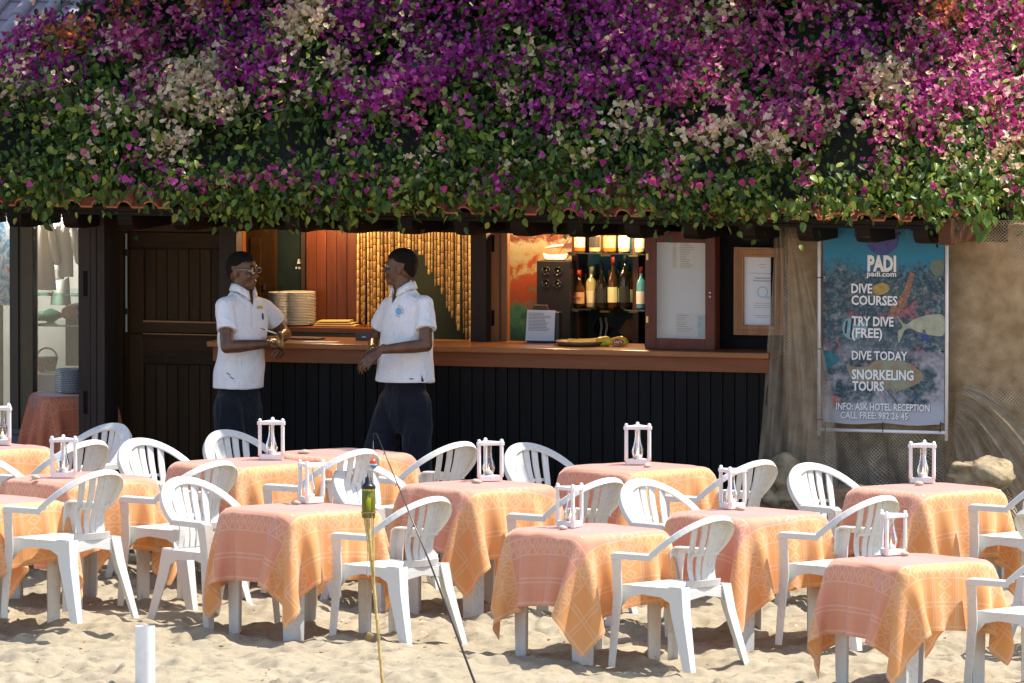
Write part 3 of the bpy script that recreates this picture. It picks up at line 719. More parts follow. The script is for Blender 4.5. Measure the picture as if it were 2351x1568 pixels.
# ------------------------------------------------------------------ tables, cloths, chairs, lanterns
TA = rad(40); TH = 0.72; TS = 0.70
def sim_cloth(a, hang, seed, n=43, steps=230, iters=6):
    r = np.random.RandomState(seed); half = a / 2 + hang
    g = np.linspace(-half, half, n); d = g[1] - g[0]
    U, Vv = np.meshgrid(g, g, indexing='ij')
    sh = r.uniform(-0.035, 0.035, 2); an = r.uniform(-0.10, 0.10)
    X = np.stack([U * math.cos(an) - Vv * math.sin(an) + sh[0], U * math.sin(an) + Vv * math.cos(an) + sh[1], 0.006 + 0.004 * r.rand(n, n)], -1)
    O = X.copy(); h = a / 2; T = 0.004
    def con(A, B, L, k):
        D = B - A; l = np.linalg.norm(D, axis=-1, keepdims=True) + 1e-9; c = D * (0.5 * k * (l - L) / l)
        A += c; B -= c
    for s in range(steps):
        vel = (X - O) * 0.985; O = X.copy(); X = X + vel; X[..., 2] -= 9.8 * (0.016 ** 2) * 0.5
        if s < 120: X[..., :2] += r.normal(0, 0.0006, X[..., :2].shape)
        for _ in range(iters):
            for p in (0, 1):
                con(X[p:n - 1:2], X[p + 1:n:2], d, 1.0); con(X[:, p:n - 1:2], X[:, p + 1:n:2], d, 1.0)
                con(X[p:n - 1:2, :-1], X[p + 1:n:2, 1:], d * 1.4142, 0.35); con(X[p:n - 1:2, 1:], X[p + 1:n:2, :-1], d * 1.4142, 0.35)
            for q in (0, 1):
                for p in (0, 2):
                    A = X[p + q:n - 2:4]; B = X[p + q + 2:n:4]; k_ = min(len(A), len(B)); con(A[:k_], B[:k_], 2 * d, 0.12)
                    A = X[:, p + q:n - 2:4]; B = X[:, p + q + 2:n:4]; k_ = min(A.shape[1], B.shape[1]); con(A[:, :k_], B[:, :k_], 2 * d, 0.12)
            x, y, z = X[..., 0], X[..., 1], X[..., 2]
            hx, hy = h + T - np.abs(x), h + T - np.abs(y); hz = T - z
            ins = (hx > 0) & (hy > 0) & (hz > 0)
            mn = np.minimum(np.minimum(hx, hy), hz)
            top = ins & (mn == hz); z[top] = T
            X[top, :2] = O[top, :2]
            sx_ = ins & (mn == hx) & ~top; x[sx_] = np.sign(x[sx_]) * (h + T)
            sy_ = ins & (mn == hy) & ~top & ~sx_; y[sy_] = np.sign(y[sy_]) * (h + T)
    me = bpy.data.meshes.new('cloth'); I = np.arange(n * n).reshape(n, n)
    F = np.stack([I[:-1, :-1], I[1:, :-1], I[1:, 1:], I[:-1, 1:]], -1).reshape(-1, 4)
    me.from_pydata([tuple(map(float, q)) for q in X.reshape(-1, 3)], [], [tuple(map(int, f)) for f in F]); me.update()
    uv = me.uv_layers.new(name='UVMap'); fl = np.stack([U, Vv], -1).reshape(-1, 2)
    li = np.zeros(len(me.loops), np.int32); me.loops.foreach_get('vertex_index', li)
    uv.data.foreach_set('uv', fl[li].astype(np.float32).ravel())
    me.polygons.foreach_set('use_smooth', [True] * len(me.polygons))
    return me
def cloth_mat(name, base, warp, white, centre):
    M = Mat(name); q = M.n('ShaderNodeSeparateXYZ'); M.link(M.tc.outputs['UV'], q.inputs[0])
    u, v = E(M.nt, q.outputs[0]), E(M.nt, q.outputs[1])
    def bands(t, s, centre):
        a = t.abs()
        ln = a.near(0.335, 0.004).max(a.near(0.43, 0.004)).max(a.near(0.56, 0.004)).max(a.near(0.585, 0.004)) .max(a.near(0.70, 0.006))
        dia = ((s * 16).frac() - 0.5).abs() + ((a - 0.383) * 9.0).abs()
        r = ln.max(dia.near(0.42, 0.085) * a.near(0.383, 0.04)).max(dia.lt(0.14) * a.near(0.383, 0.04) * 0.8)
        if centre:
            ln2 = a.near(0.085, 0.0035).max(a.near(0.10, 0.0035)).max(a.near(0.145, 0.002))
            d2 = ((s * 14).frac() - 0.5).abs() + (t * 8.0).abs()
            r = r.max(ln2).max(d2.near(0.40, 0.08) * a.lt(0.055)).max(d2.lt(0.13) * 0.8)
        return r
    w = bands(u, v, True).max(bands(v, u, False)).max(((u * 22).frac().near(0.5, 0.03) + (v * 22).frac().near(0.5, 0.03)) * 0.18)
    weave = M.noise(300, 2, 0.6, M.coord('UV'))
    n1 = M.noise(5, 3, 0.6, M.coord('UV'))
    thr = M.noise(60, 3, 0.6, M.coord('UV', (1, 0.04, 1)))
    c = M.mix((n1 * 0.5 + thr * 0.5).sat(), base, warp)
    c = M.mix((((v.abs() * -1.0 + 0.345) * 60).sat()) * 0.85, c, centre)
    c = M.mix((w * 0.32 * (weave * 0.8 + 0.55)).sat(), c, white)
    M.set(Base_Color=c, Roughness=0.85, Sheen_Weight=0.9, Sheen_Roughness=0.35, Sheen_Tint=(1.0, 0.78, 0.82)); M.p.inputs['Specular IOR Level'].default_value = 0.2
    M.bump(weave * 0.5 + thr * 0.5, 0.25, 0.003)
    with_translucent(M, c, 0.22); return M.m
m['cloth'] = cloth_mat('apricot woven cotton', (0.80, 0.36, 0.11), (0.82, 0.43, 0.20), (0.86, 0.74, 0.6), (0.76, 0.345, 0.245))
m['cloth_red'] = cloth_mat('brick red woven cotton', (0.66, 0.17, 0.08), (0.7, 0.24, 0.13), (0.75, 0.5, 0.38), (0.68, 0.22, 0.13))
cloths = [sim_cloth(TS, 0.37, s) for s in (3, 8, 15, 22, 31)]
for c_ in cloths: c_.materials.append(m['cloth'])

# table prototype
def make_table():
    t = empty('table', 'x', 'table')
    ob('table_top', boxmesh(-TS / 2 + 0.035, TS / 2 - 0.035, -TS / 2 + 0.035, TS / 2 - 0.035, TH - 0.034, TH - 0.004, 0.008), m['white_plastic'], t)
    for sx_ in (-1, 1):
        for sy_ in (-1, 1):
            c = TS / 2 - 0.045; b = TS / 2 - 0.055
            sec = [(0, 0), (-0.095, 0), (-0.095, -0.012), (-0.03, -0.022), (-0.022, -0.03), (-0.012, -0.095), (0, -0.095)]
            mb = MB().sweep([((sx_ * b, sy_ * b, -0.06), (sx_, 0, 0), (0, sy_, 0), 0.9), ((sx_ * c, sy_ * c, TH - 0.035), (sx_, 0, 0), (0, sy_, 0), 1.15)], sec)
            ob('leg', mb.mesh(bevel=0.002), m['white_plastic'], t)
    return t
# chair prototype, facing -Y
def make_chair():
    t = empty('armchair', 'x', 'chair'); W = m['white_plastic']
    e1, e2 = Vector((1, 0, 0)), Vector((0, 0.26, 0.215)); A, B = 0.272, e2.length; e2 = e2.normalized()
    nrm = Vector((0, -e2.z, e2.y)); C0 = Vector((0, 0.03, 0.61))
    def hoop(tt): return C0 + e1 * (A * math.cos(tt)) + e2 * (B * math.sin(tt))
    sec = [(-0.03, 0.004), (-0.024, 0.008), (0.024, 0.008), (0.031, 0.002), (0.031, -0.030), (0.024, -0.030), (0.023, -0.005), (-0.03, -0.004)]
    fr = []
    for i in range(29):
        tt = rad(2) + (math.pi - rad(4)) * i / 28
        lat = (e1 * (B * math.cos(tt)) + e2 * (A * math.sin(tt))).normalized()
        fr.append((hoop(tt), lat, nrm, 1.0 + 0.12 * math.sin(tt)))
    ob('back_hoop', MB().sweep(fr, sec).mesh(smooth=False, bevel=0.0015), W, t)
    for s in (-1, 1):
        pts = [(s * 0.268, -0.265, 0.600), (s * 0.270, -0.24, 0.611), (s * 0.272, -0.10, 0.612), (s * 0.272, 0.055, 0.612)]
        ob('armrest', MB().sweep([(p_, (s, 0, 0), (0, 0, 1), k_) for p_, k_ in zip(pts, (0.95, 1.05, 1.0, 1.0))], sec).mesh(bevel=0.0015), W, t)
    # slats of the back
    n = 5; top_w = 0.30
    for i in range(n):
        f = (i - (n - 1) / 2) / ((n - 1) / 2)
        xt = f * 0.132; tt = math.acos(xt / A); p0 = hoop(tt) - e2 * 0.015
        xb = f * 0.094; p3 = Vector((xb, 0.205, 0.425))
        fr = []
        for k in range(11):
            q = k / 10; p_ = p0.lerp(p3, q); p_.y -= 0.035 * math.sin(math.pi * q) - 0.01 * math.sin(2 * math.pi * q); p_.x = xt + (xb - xt) * (1 - (1 - q) ** 1.6)
            p_.y += 0.02 * (1 - f * f) * math.sin(math.pi * q)
            w_ = 0.0245 * (1 - q) + 0.0178 * q
            fr.append((p_, Vector((w_, 0, 0)), Vector((0, -0.95, 0.3)) * 0.0055))
        ob('slat', MB().sweep(fr, [(-1, 0.6), (-0.85, 1), (0.85, 1), (1, 0.6), (1, -1), (-1, -1)]).mesh(), W, t)
    fr = [(Vector((0.118 * f, 0.212 + 0.012 * (1 - f * f), 0.615)), Vector((0, 0.25, 0.97)) * 0.009, Vector((0, -1, 0)) * 0.005) for f in (-1, -0.6, -0.2, 0.2, 0.6, 1)]
    ob('back_rail', MB().sweep(fr, [(-1, 1), (1, 1), (1, -1), (-1, -1)]).mesh(), W, t)
    fr = [(Vector((0.15 * f, 0.195 + 0.028 * (1 - f * f), 0.442)), Vector((0, 0.2, 0.98)) * 0.022, Vector((0, -1, 0)) * 0.006) for f in (-1, -0.7, -0.35, 0, 0.35, 0.7, 1)]
    ob('back_lip', MB().sweep(fr, [(-1, 1), (1, 1), (1, -1), (-1, -1)]).mesh(bevel=0.002), W, t)
    # seat with slots in its rear half
    mb = MB(); prof = [(-0.265, 0.385), (-0.262, 0.41), (-0.245, 0.426), (-0.2, 0.428), (-0.05, 0.418), (0.02, 0.416)]
    def hw(y): return 0.232 - 0.03 * (y + 0.26) / 0.46
    vs = []; 
    for y, z in prof: vs += [(-hw(y), y, z), (hw(y), y, z), (hw(y), y, z - 0.012), (-hw(y), y, z - 0.012)]
    fs = [(4 * i + j, 4 * i + (j + 1) % 4, 4 * i + 4 + (j + 1) % 4, 4 * i + 4 + j) for i in range(len(prof) - 1) for j in range(4)] + [(3, 2, 1, 0), tuple(4 * (len(prof) - 1) + j for j in range(4))]
    mb.add(vs, fs)
    for i in range(8):
        x0 = -hw(0.1) + i * (2 * hw(0.1) / 8); mb.box(x0, x0 + 2 * hw(0.1) / 8 - 0.011, 0.0205, 0.17, 0.404, 0.4163)
    mb.box(-hw(0.2), hw(0.2), 0.1705, 0.215, 0.404, 0.418)
    ob('seat', mb.mesh(bevel=0.0015), W, t)
    # aprons (arched) on the two sides, the front and the back
    ap = [(-0.255, 0.424), (0.205, 0.424), (0.215, 0.25), (0.155, 0.325), (0.07, 0.365), (-0.08, 0.375), (-0.18, 0.355), (-0.255, 0.29)]
    for s in (-1, 1):
        x0 = s * 0.218; ob('apron', MB().prism(ap, 'x', x0, x0 + s * 0.010).mesh(bevel=0.002), W, t)
    fa = [(-0.212, 0.40), (0.212, 0.40), (0.212, 0.29), (0.15, 0.345), (0, 0.365), (-0.15, 0.345), (-0.212, 0.29)]
    ob('apron', MB().prism(fa, 'y', -0.262, -0.252).mesh(bevel=0.002), W, t)
    ob('apron', MB().prism([(x * 0.95, z + 0.005) for x, z in fa], 'y', 0.206, 0.216).mesh(bevel=0.002), W, t)
    for s in (-1, 1):      # front legs rise into the arms; rear legs splay back
        sec = [(0, 0), (-0.052, 0), (-0.052, 0.009), (-0.010, 0.012), (-0.009, 0.062), (0, 0.062)]
        fr = [((s * 0.286, -0.295, -0.06), (s, 0, 0), (0, 1, 0), 0.8), ((s * 0.270, -0.272, 0.36), (s, 0, 0), (0, 1, 0), 1.1), ((s * 0.280, -0.27, 0.5), (s, 0, 0), (0, 1, 0), 1.1), ((s * 0.296, -0.268, 0.602), (s, 0, 0), (0, 1, 0), 1.2)]
        ob('front_leg', MB().sweep(fr, sec).mesh(bevel=0.002), W, t)
        sec = [(0, 0), (-0.06, 0), (-0.06, -0.009), (-0.012, -0.014), (-0.010, -0.082), (0, -0.085)]
        fr = [((s * 0.265, 0.335, -0.06), (s, 0, 0), (0, 1, 0), 0.72), ((s * 0.235, 0.245, 0.28), (s, 0, 0), (0, 1, 0), 1.15), ((s * 0.222, 0.222, 0.43), (s, 0, 0), (0, 1, 0), 1.3)]
        ob('rear_leg', MB().sweep(fr, sec).mesh(bevel=0.002), W, t)
    return t
# lantern prototype: triangular frame, glass chimney, candle
def make_lantern():
    t = empty('lantern', 'x', 'lantern'); R3 = 0.088
    tri = lambda r: [(r * math.sin(a), -r * math.cos(a)) for a in (0, 2.094, 4.189)]
    def rounded(r, c):
        P = tri(r); out = []
        for i in range(3):
            p_, a, b = Vector(P[i]), Vector(P[i - 1]), Vector(P[(i + 1) % 3])
            out += [tuple(p_ + (a - p_).normalized() * c), tuple(p_ + (b - p_).normalized() * c)]
        return out
    ob('base', MB().prism(rounded(R3 + 0.012, 0.02), 'z', 0, 0.032).mesh(bevel=0.003), m['white_paint'], t)
    mb = MB(); P = tri(R3 - 0.008)
    for i in range(3):
        a, b = Vector((*P[i], 0.222)), Vector((*P[(i + 1) % 3], 0.222)); d = (b - a).normalized(); n_ = Vector((d.y, -d.x, 0))
        mb.sweep([(a - d * 0.012, n_, (0, 0, 1)), (b + d * 0.012, n_, (0, 0, 1))], [(-0.013, -0.011 + 0.0007 * i), (0.013, -0.011 + 0.0007 * i), (0.013, 0.011 - 0.0007 * i), (-0.013, 0.011 - 0.0007 * i)])
    ob('top_frame', mb.mesh(bevel=0.002), m['white_paint'], t)
    for x, y in P:
        ob('post', MB().lathe([(0.0125, 0.024), (0.0115, 0.05), (0.0115, 0.235), (0.010, 0.246), (0.003, 0.250)], 10, (x, y, 0)).mesh(smooth=True), m['white_paint'], t)
    prof = [(0.024, 0.033), (0.03, 0.048), (0.037, 0.07), (0.036, 0.09), (0.028, 0.115), (0.021, 0.14), (0.018, 0.17), (0.018, 0.2), (0.0185, 0.205)]
    ob('glass_chimney', MB().lathe(prof, 20, cap=False).mesh(smooth=True), m['glass'], t)
    cd = ob('candle', MB().lathe([(0.017, 0.0325), (0.017, 0.056), (0.013, 0.059), (0, 0.058)], 12).mesh(smooth=True), m['wax'], t)
    ob('flame', MB().lathe([(0.0, 0.0585), (0.004, 0.066), (0.003, 0.072), (0.0, 0.082)], 8).mesh(smooth=True), m['flame'], cd)
    return t
proto_t, proto_c, proto_l = make_table(), make_chair(), make_lantern()
used = {}
def inst(proto, loc, rz, label, group):
    k = proto.name
    if k not in used: used[k] = 1; o = proto
    else: o = copy_tree(proto)
    o.location = loc; o.rotation_euler = (0, 0, rz); o['label'] = label; o['group'] = group
    return o
# (L, R corners of the top, lantern base or None, where it stands, cloth variant, quarter turns)
TABLES = [
 ('A', (505, 1165), (872, 1168), (712, 1152), 'behind the bamboo torch', 3, 0),
 ('B', (1158, 1222), (1541, 1211), (1310, 1210), 'at the front centre', 1, 1),
 ('C', (1889, 1292), (2291, 1280), (2046, 1272), 'nearest the camera at the lower right', 2, 1),
 ('D', (925, 1114), (1273, 1114), (1122, 1102), 'behind the fishing rod', 2, 0),
 ('E', (1525, 1179), (1909, 1178), (1680, 1166), 'in the second row left of the lower right table', 4, 1),
 ('F', (1281, 1073), (1643, 1073), (1464, 1066), 'nearest the black planks of the bar counter', 4, 0),
 ('G', (1938, 1124), (2316, 1118), (2119, 1106), 'below the dive banner', 3, 1),
 ('H', (386, 1063), (742, 1063), (624, 1054), 'in front of the man with glasses', 1, 2),
 ('K', (610, 1043), (949, 1040), None, 'before the man looking left', 2, 2),
 ('I', (0, 1100), (366, 1093), (146, 1099), 'in the middle of the left side', 0, 3),
 ('N', (-205, 1152), (155, 1148), None, 'nearest on the left edge', 1, 0),
 ('J', (-225, 1030), (122, 1024), (6, 1021), 'furthest back on the left edge', 2, 3)]
tabs = {}
for nm, Lc, Rc, lan, where, cv_, q in TABLES:
    c = on_level((Lc[0] + Rc[0]) / 2, (Lc[1] + Rc[1]) / 2, TH)
    z = c.z - TH; tabs[nm] = c
    inst(proto_t, (c.x, c.y, z), TA, 'white plastic table ' + where, 'white plastic tables on the sand')
    o = ob('tablecloth', cloths[cv_], None, label='apricot striped cloth on the table ' + where, cat='tablecloth', group='apricot tablecloths')
    o.location = (c.x, c.y, c.z + 0.003); o.rotation_euler = (0, 0, TA + (q % 2) * math.pi)
    if not o.modifiers:
        md = o.modifiers.new('s', 'SUBSURF'); md.levels = md.render_levels = 1
    if lan:
        p = on_level(lan[0], lan[1] - 2, TH + 0.012)
        inst(proto_l, (p.x, p.y, c.z + 0.012), {'A': -0.2, 'B': 0.15, 'C': -0.35, 'D': 1.3, 'E': -0.15, 'F': 1.05, 'G': 0.9, 'H': 1.0, 'I': 1.1, 'J': 0.6}[nm], 'white candle lantern on the table ' + where, 'white wooden candle lanterns')
# pebbles on the tables
for nm, (x, y) in {'A': (680, 1154), 'B': None or (1292, 1216), 'D': (1094, 1107), 'F': (1486, 1072), 'G': (2110, 1111), 'E': (1700, 1168), 'C': (2078, 1272), 'K': (697, 1042), 'I': (82, 1102)}.items():
    p = on_level(x, y, TH + 0.012); r = random.Random(nm)
    mb = MB().ell((0, 0, 0.010), (r.uniform(0.028, 0.04), r.uniform(0.02, 0.026), 0.012), 12, 8)
    mb.v = [(a * (1 + 0.1 * math.sin(9 * b * 30)), b, c * (1 + 0.25 * math.sin(60 * a + 1))) for a, b, c in mb.v]
    where = [t[4] for t in TABLES if t[0] == nm][0]
    o = ob('pebble', mb.mesh(smooth=True), m['pebble'], label='small grey pebble on the table ' + where, cat='pebble', group='pebbles on the tables')
    o.location = (p.x, p.y, tabs[nm].z + 0.008); o.rotation_euler = (0, 0, r.uniform(0, 6))

# chairs: apex of the back in the picture, facing, label
FP, FY = (-0.74, 0.67), (0.66, -0.75)
CHAIRS = [
 ((1642, 1188), FP, 'right of the front centre table, seen from behind'),
 ((993, 1144), FP, 'right of the bamboo torch, seen from behind'),
 ((1393, 1101), FP, 'behind the front centre table lantern, its back turned to us'),
 ((2023, 1142), FP, 'just left of and behind the lower right table'),
 ((1744, 1060), FP, 'with dark planks behind it, near the net curtain'),
 ((2456, 1080), FP, 'cut off at the right edge beside the table under the banner'),
 ((2464, 1246), FP, 'nearest the camera, cut off at the lower right corner'),
 ((828, 1035), FP, 'behind the red and white fishing float'),
 ((1055, 1018), FP, 'right of the legs of the man looking left'),
 ((500, 1062), FP, 'half hidden behind the bright chair at the left front'),
 ((236, 1083), FP, 'nearest on the left, seen from behind, in front of the lantern'),
 ((207, 1014), FP, 'grey in shade, behind the lantern on the left side'),
 ((420, 1099), FY, 'bright, facing us, left of the bamboo torch table'),
 ((814, 1069), FY, 'bright, facing us, directly behind the green glass torch'),
 ((1471, 1104), FY, 'bright, facing us, just behind the front centre table'),
 ((1204, 1025), FY, 'bright, facing us, against the middle of the black counter front'),
 ((1856, 1068), FY, 'bright, facing us, in front of the pale rock and driftwood'),
 ((321, 1016), FY, 'facing us in front of the dark wooden door'),
 ((517, 1000), FY, 'facing us below the waist of the man with glasses'),
 ((-62, 1046), FY, 'cut off at the left edge, facing us'),
 ((262, 976), (-0.72, -0.69), 'furthest back on the left, bluish in shade'),
 ((2372, 1174), (0.79, 0.61), 'cut off at the right edge, turned away to the right, in shade')]
CH = 0.97
CT = ['B', 'A', 'D', 'E', 'F', 'G', 'C', 'H', 'K', 'I', 'N', 'J', 'A', 'D', 'E', 'F', 'G', 'H', 'K', 'N', None, None]
for k, ((x, y), f, lab) in enumerate(CHAIRS):
    p = on_level(x, y, 0.835 * CH)
    back = Vector((-f[0], -f[1], 0)).normalized()
    best = None
    for nm, c in tabs.items():                # nudge along the sight line so the seat faces its table squarely
        if nm != CT[k]: continue
        d = ray(x, y)
        for q in range(-70, 71):
            pp = CAMP + d * ((p.y + q * 0.02) / d.y)
            r_ = Vector((pp.x - c.x, pp.y - c.y, 0)); al, ac = r_.dot(back), r_.x * -back.y + r_.y * back.x
            if 0.84 < al < 1.10:
                cost = abs(ac) * 1.0 + abs(q) * 0.009 + abs(al - 0.95) * 0.8
                if best is None or cost < best[0]: best = (cost, pp, nm, q, al, ac)
    if best: p = best[1]; print('chair', k, CT[k], [round(q_, 2) for q_ in (best[0], best[3] * 0.02, best[4], best[5])])
    th = math.atan2(f[0], -f[1])              # local -Y to f
    o = p - back * 0.29 * CH
    oo = inst(proto_c, (o.x, o.y, max(gz(o.y) - 0.02, p.z - 0.835 * CH)), th, 'white plastic armchair ' + lab, 'white plastic armchairs')
    oo.scale = (CH, CH, CH)

# ------------------------------------------------------------------ things standing in the sand
g = gz(61.0)
p0 = at(333, 1437, 60.9)
pipe = MB(); pr = 0.056
pipe.lathe([(pr - 0.006, p0.z - 0.05), (pr - 0.006, p0.z), (pr, p0.z), (pr, gz(60.9) - 0.2)], 28, (p0.x, p0.y, 0), cap=False)
ob('pipe', pipe.mesh(smooth=False, bevel=0.0), m['white_pipe'], label='short white plastic pipe standing upright in the sand at lower left', cat='pipe')
# bamboo torch
tb, tt_ = at(881, 1600, 60.95), at(845, 1192, 61.05)
torch = empty('torch', 'slim bamboo garden torch with a green glass bottle', 'torch', loc=(tb.x, tb.y, gz(60.95)))
T0 = Vector(torch.location)
pts = [tb - T0 - Vector((0, 0, 0.3))] + [tb.lerp(tt_, k / 12) - T0 for k in range(13)]
mb = MB()
for k in range(9):
    a, b = tb.lerp(tt_, k / 9) - T0, tb.lerp(tt_, (k + 1) / 9) - T0
    mb.tube([a, a.lerp(b, 0.04), a.lerp(b, 0.1), a.lerp(b, 0.92), b], [0.0105, 0.011, 0.0088, 0.0088, 0.0105], 8)
mb.tube([pts[0], tb - T0], 0.009, 8)
ob('pole', mb.mesh(smooth=True), simple('yellow bamboo', (0.42, 0.27, 0.08), (0.6, 0.45, 0.16), 0.45, 30), torch)
mb = MB()
for k in range(4):
    a = tt_.lerp(tb, 0.42) - T0; e = tt_ - T0 + Vector((0.035 * math.cos(k * 1.57 + .6), 0.035 * math.sin(k * 1.57 + .6), 0.06))
    mb.tube([a, e], 0.004, 5)
ob('split_canes', mb.mesh(), bpy.data.materials['yellow bamboo'], torch)
gb = at(846, 1190, 61.05) - T0
Mg = Mat('olive green bottle glass'); Mg.set(Base_Color=(0.62, 0.66, 0.03), Roughness=0.08, Transmission_Weight=0.85, IOR=1.45)
mb = MB().lathe([(0.0, 0.0), (0.036, 0.002), (0.0385, 0.012), (0.0385, 0.165), (0.033, 0.18), (0.020, 0.188)], 20, gb)
btl = ob('glass_bottle', mb.mesh(smooth=True), Mg.m, torch)
ob('lamp_oil', MB().lathe([(0.0, 0.006), (0.032, 0.008), (0.0335, 0.02), (0.0335, 0.15), (0, 0.151)], 16, gb).mesh(smooth=True), simple('yellow lamp oil', (0.5, 0.5, 0.02), rough=0.3), btl)
ob('binding', MB().lathe([(0.042, 0.030), (0.044, 0.034), (0.042, 0.038)], 20, gb, cap=False).mesh(smooth=True), m['cane'], torch)
ob('cap', MB().lathe([(0.040, 0.168), (0.041, 0.18), (0.036, 0.188), (0.022, 0.2), (0.018, 0.23), (0.008, 0.235), (0.005, 0.262), (0, 0.263)], 16, gb).mesh(smooth=True), m['black_plastic'], torch)
cp = at(848, 1462, 60.98) - T0
R = Matrix.Rotation(0.5, 4, 'Y')
mb = MB().lathe([(0.0, -0.024), (0.02, -0.024), (0.021, 0.02), (0.016, 0.024), (0.015, 0.01), (0, 0.01)], 14)
mb.v = [tuple(cp + R @ Vector(v_)) for v_ in mb.v]
ob('snuffer', mb.mesh(smooth=True), simple('brown snuffer', (0.16, 0.1, 0.04), (0.3, 0.2, 0.08), 0.6, 30), torch)
ob('cord', MB().tube([gb + Vector((0, -0.042, 0.03)), gb.lerp(cp, 0.5) + Vector((-0.012, 0, 0)), cp + Vector((0, 0, 0.02))], 0.0016, 4).mesh(), simple('grey cord', (0.3, 0.28, 0.25), rough=0.8), torch)
# fishing rod, line and float
r0, r1 = at(1102, 1600, 60.6), at(865, 996, 61.3)
rod = empty('fishing_rod', 'thin dark fishing rod slanting up from the sand', 'fishing rod', loc=(r0.x, r0.y, r0.z))
q0 = Vector(rod.location); dirr = (r1 - r0)
mb = MB().tube([r0 - dirr * 0.35 - q0, r0 - q0, r0.lerp(r1, 0.5) - q0 + Vector((0.012, 0, 0.006)), r1 - q0], [0.009, 0.0075, 0.005, 0.0022], 8)
ob('blank', mb.mesh(smooth=True), simple('dark rod', (0.02, 0.012, 0.008), rough=0.3), rod)
for k in (0.22, 0.45, 0.64, 0.8, 0.92):
    c = r0.lerp(r1, k) - q0
    ob('line_guide', MB().tube([c + Vector((-0.006, 0, -0.003)), c + Vector((-0.012, 0, 0.004)), c + Vector((0.002, 0, 0.012))], 0.002, 5).mesh(), m['black_plastic'], rod)
fl = at(857, 1064, 61.3)
ob('tip_hook', MB().tube([r1 - q0, r1 - q0 + Vector((-0.018, 0, 0.0)), r1 - q0 + Vector((-0.02, 0, -0.04))], 0.002, 5).mesh(), m['post_grey'], rod)
ob('fishing_line', MB().tube([r1 - q0 + Vector((-0.02, 0, -0.04)), Vector((fl.x, fl.y, fl.z + 0.06)) - q0], 0.0011, 4).mesh(), simple('nylon line', (0.4, 0.4, 0.4), rough=0.4), rod)
flo = empty('fishing_float', 'small red and blue fishing float hanging from the rod line', 'float', loc=fl)
ob('red_cap', MB().lathe([(0.0215, 0.0), (0.020, 0.012), (0.012, 0.022), (0.004, 0.027), (0.003, 0.055), (0, 0.056)], 16).mesh(smooth=True), simple('red float paint', (0.75, 0.07, 0.02), rough=0.25), flo)
ob('white_band', MB().lathe([(0.0212, -0.008), (0.0218, 0.0)], 16, cap=False).mesh(smooth=True), m['white_paint'], flo)
ob('blue_base', MB().lathe([(0, -0.032), (0.006, -0.028), (0.016, -0.018), (0.0212, -0.008)], 16).mesh(smooth=True), simple('blue float paint', (0.04, 0.22, 0.5), rough=0.25), flo)
# ------------------------------------------------------------------ lamps inside the bar and the shop (warm light is seen on the shelves)
def ceiling_lamp(u, v, label, energy, colr, z=None):
    z = z or zc - 0.02
    t = empty('ceiling_lamp', label, 'lamp', mw=bmat(u, v, z), group='small lamps inside')
    ob('housing', MB().lathe([(0.05, 0.035), (0.05, 0.0), (0.042, -0.03)], 16, cap=True).mesh(smooth=False), m['brass'], t)
    ob('bulb', MB().ell((0, 0, -0.05), (0.022, 0.022, 0.026), 12, 8).mesh(smooth=True), m['bulb'], t)
    l = bpy.data.lights.new('bulb_light', 'POINT'); l.energy = energy; l.color = colr; l.shadow_soft_size = 0.05
    lo = bpy.data.objects.new('bulb_light', l); col.objects.link(lo); lo.parent = t; lo.location = (0, 0, -0.11)
WARM = (1.0, 0.62, 0.30)
ceiling_lamp(fac(1290, 600, 1.0)[0], 0.72, 'warm ceiling lamp over the bottle shelves', 15, WARM)
ceiling_lamp(fac(1440, 600, 0.9)[0], 0.85, 'warm ceiling lamp between bottle shelves and menu case', 26, WARM)
ceiling_lamp(fac(940, 600, 0.5)[0], 0.42, 'warm ceiling lamp in front of the bamboo curtain', 4.5, WARM)
ceiling_lamp(fac(720, 600, 0.5)[0], 0.55, 'warm ceiling lamp above the plate stacks', 18, WARM)
ceiling_lamp(fac(80, 600, 1.0)[0], 0.9, 'ceiling lamp inside the shop window', 60, (1.0, 0.93, 0.8))

# ------------------------------------------------------------------ bamboo curtain
bc = empty('bamboo_curtain', 'curtain of thin bamboo cane strands with an arched gap behind the bar', 'curtain', mw=BM)
vb = 0.80
slab('rail', 818, 520, 1082, 532, vb - 0.01, vb + 0.02, m['red_wood'], bc)
def bottom_y(x):
    if x < 905: return 742 + (x - 822) * 0.75
    if x < 925: return 640
    if x < 966: return 585
    return 585 + (x - 966) * 1.95
rb = random.Random(9)
xs_ = 823.0; k = 0
while xs_ < 1079:
    yb = min(790, bottom_y(xs_)) + rb.uniform(-8, 8); w = rb.uniform(5.6, 8.4)
    u0, zt0 = fac(xs_, 532, vb); _, zb_ = fac(xs_, yb, vb)
    mb = MB(); z = zt0; r = w * 0.5 * S49
    lean = rb.uniform(-0.012, 0.012)
    while z > zb_ + 0.02:
        h = rb.uniform(0.035, 0.085); z2 = max(z - h, zb_)
        x0_, x1_ = lean * (zt0 - z), lean * (zt0 - z2); rj = r * rb.uniform(0.88, 1.0)
        mb.tube([(u0 + x0_, vb, z - 0.0012), (u0 + x0_, vb, z - 0.004), (u0 + x1_, vb, z2 + 0.004), (u0 + x1_, vb, z2 + 0.0012)], [rj * 0.8, rj, rj, rj * 0.8], 7)
        z = z2
    Mx = m['cane'] if k % 3 else m.setdefault('cane2', simple('pale bamboo cane', (0.42, 0.27, 0.09), (0.65, 0.46, 0.18), 0.45, 22, (1, 1, 0.15)))
    ob('strand', mb.mesh(smooth=True), Mx, bc); xs_ += w + rb.uniform(0.2, 1.4); k += 1
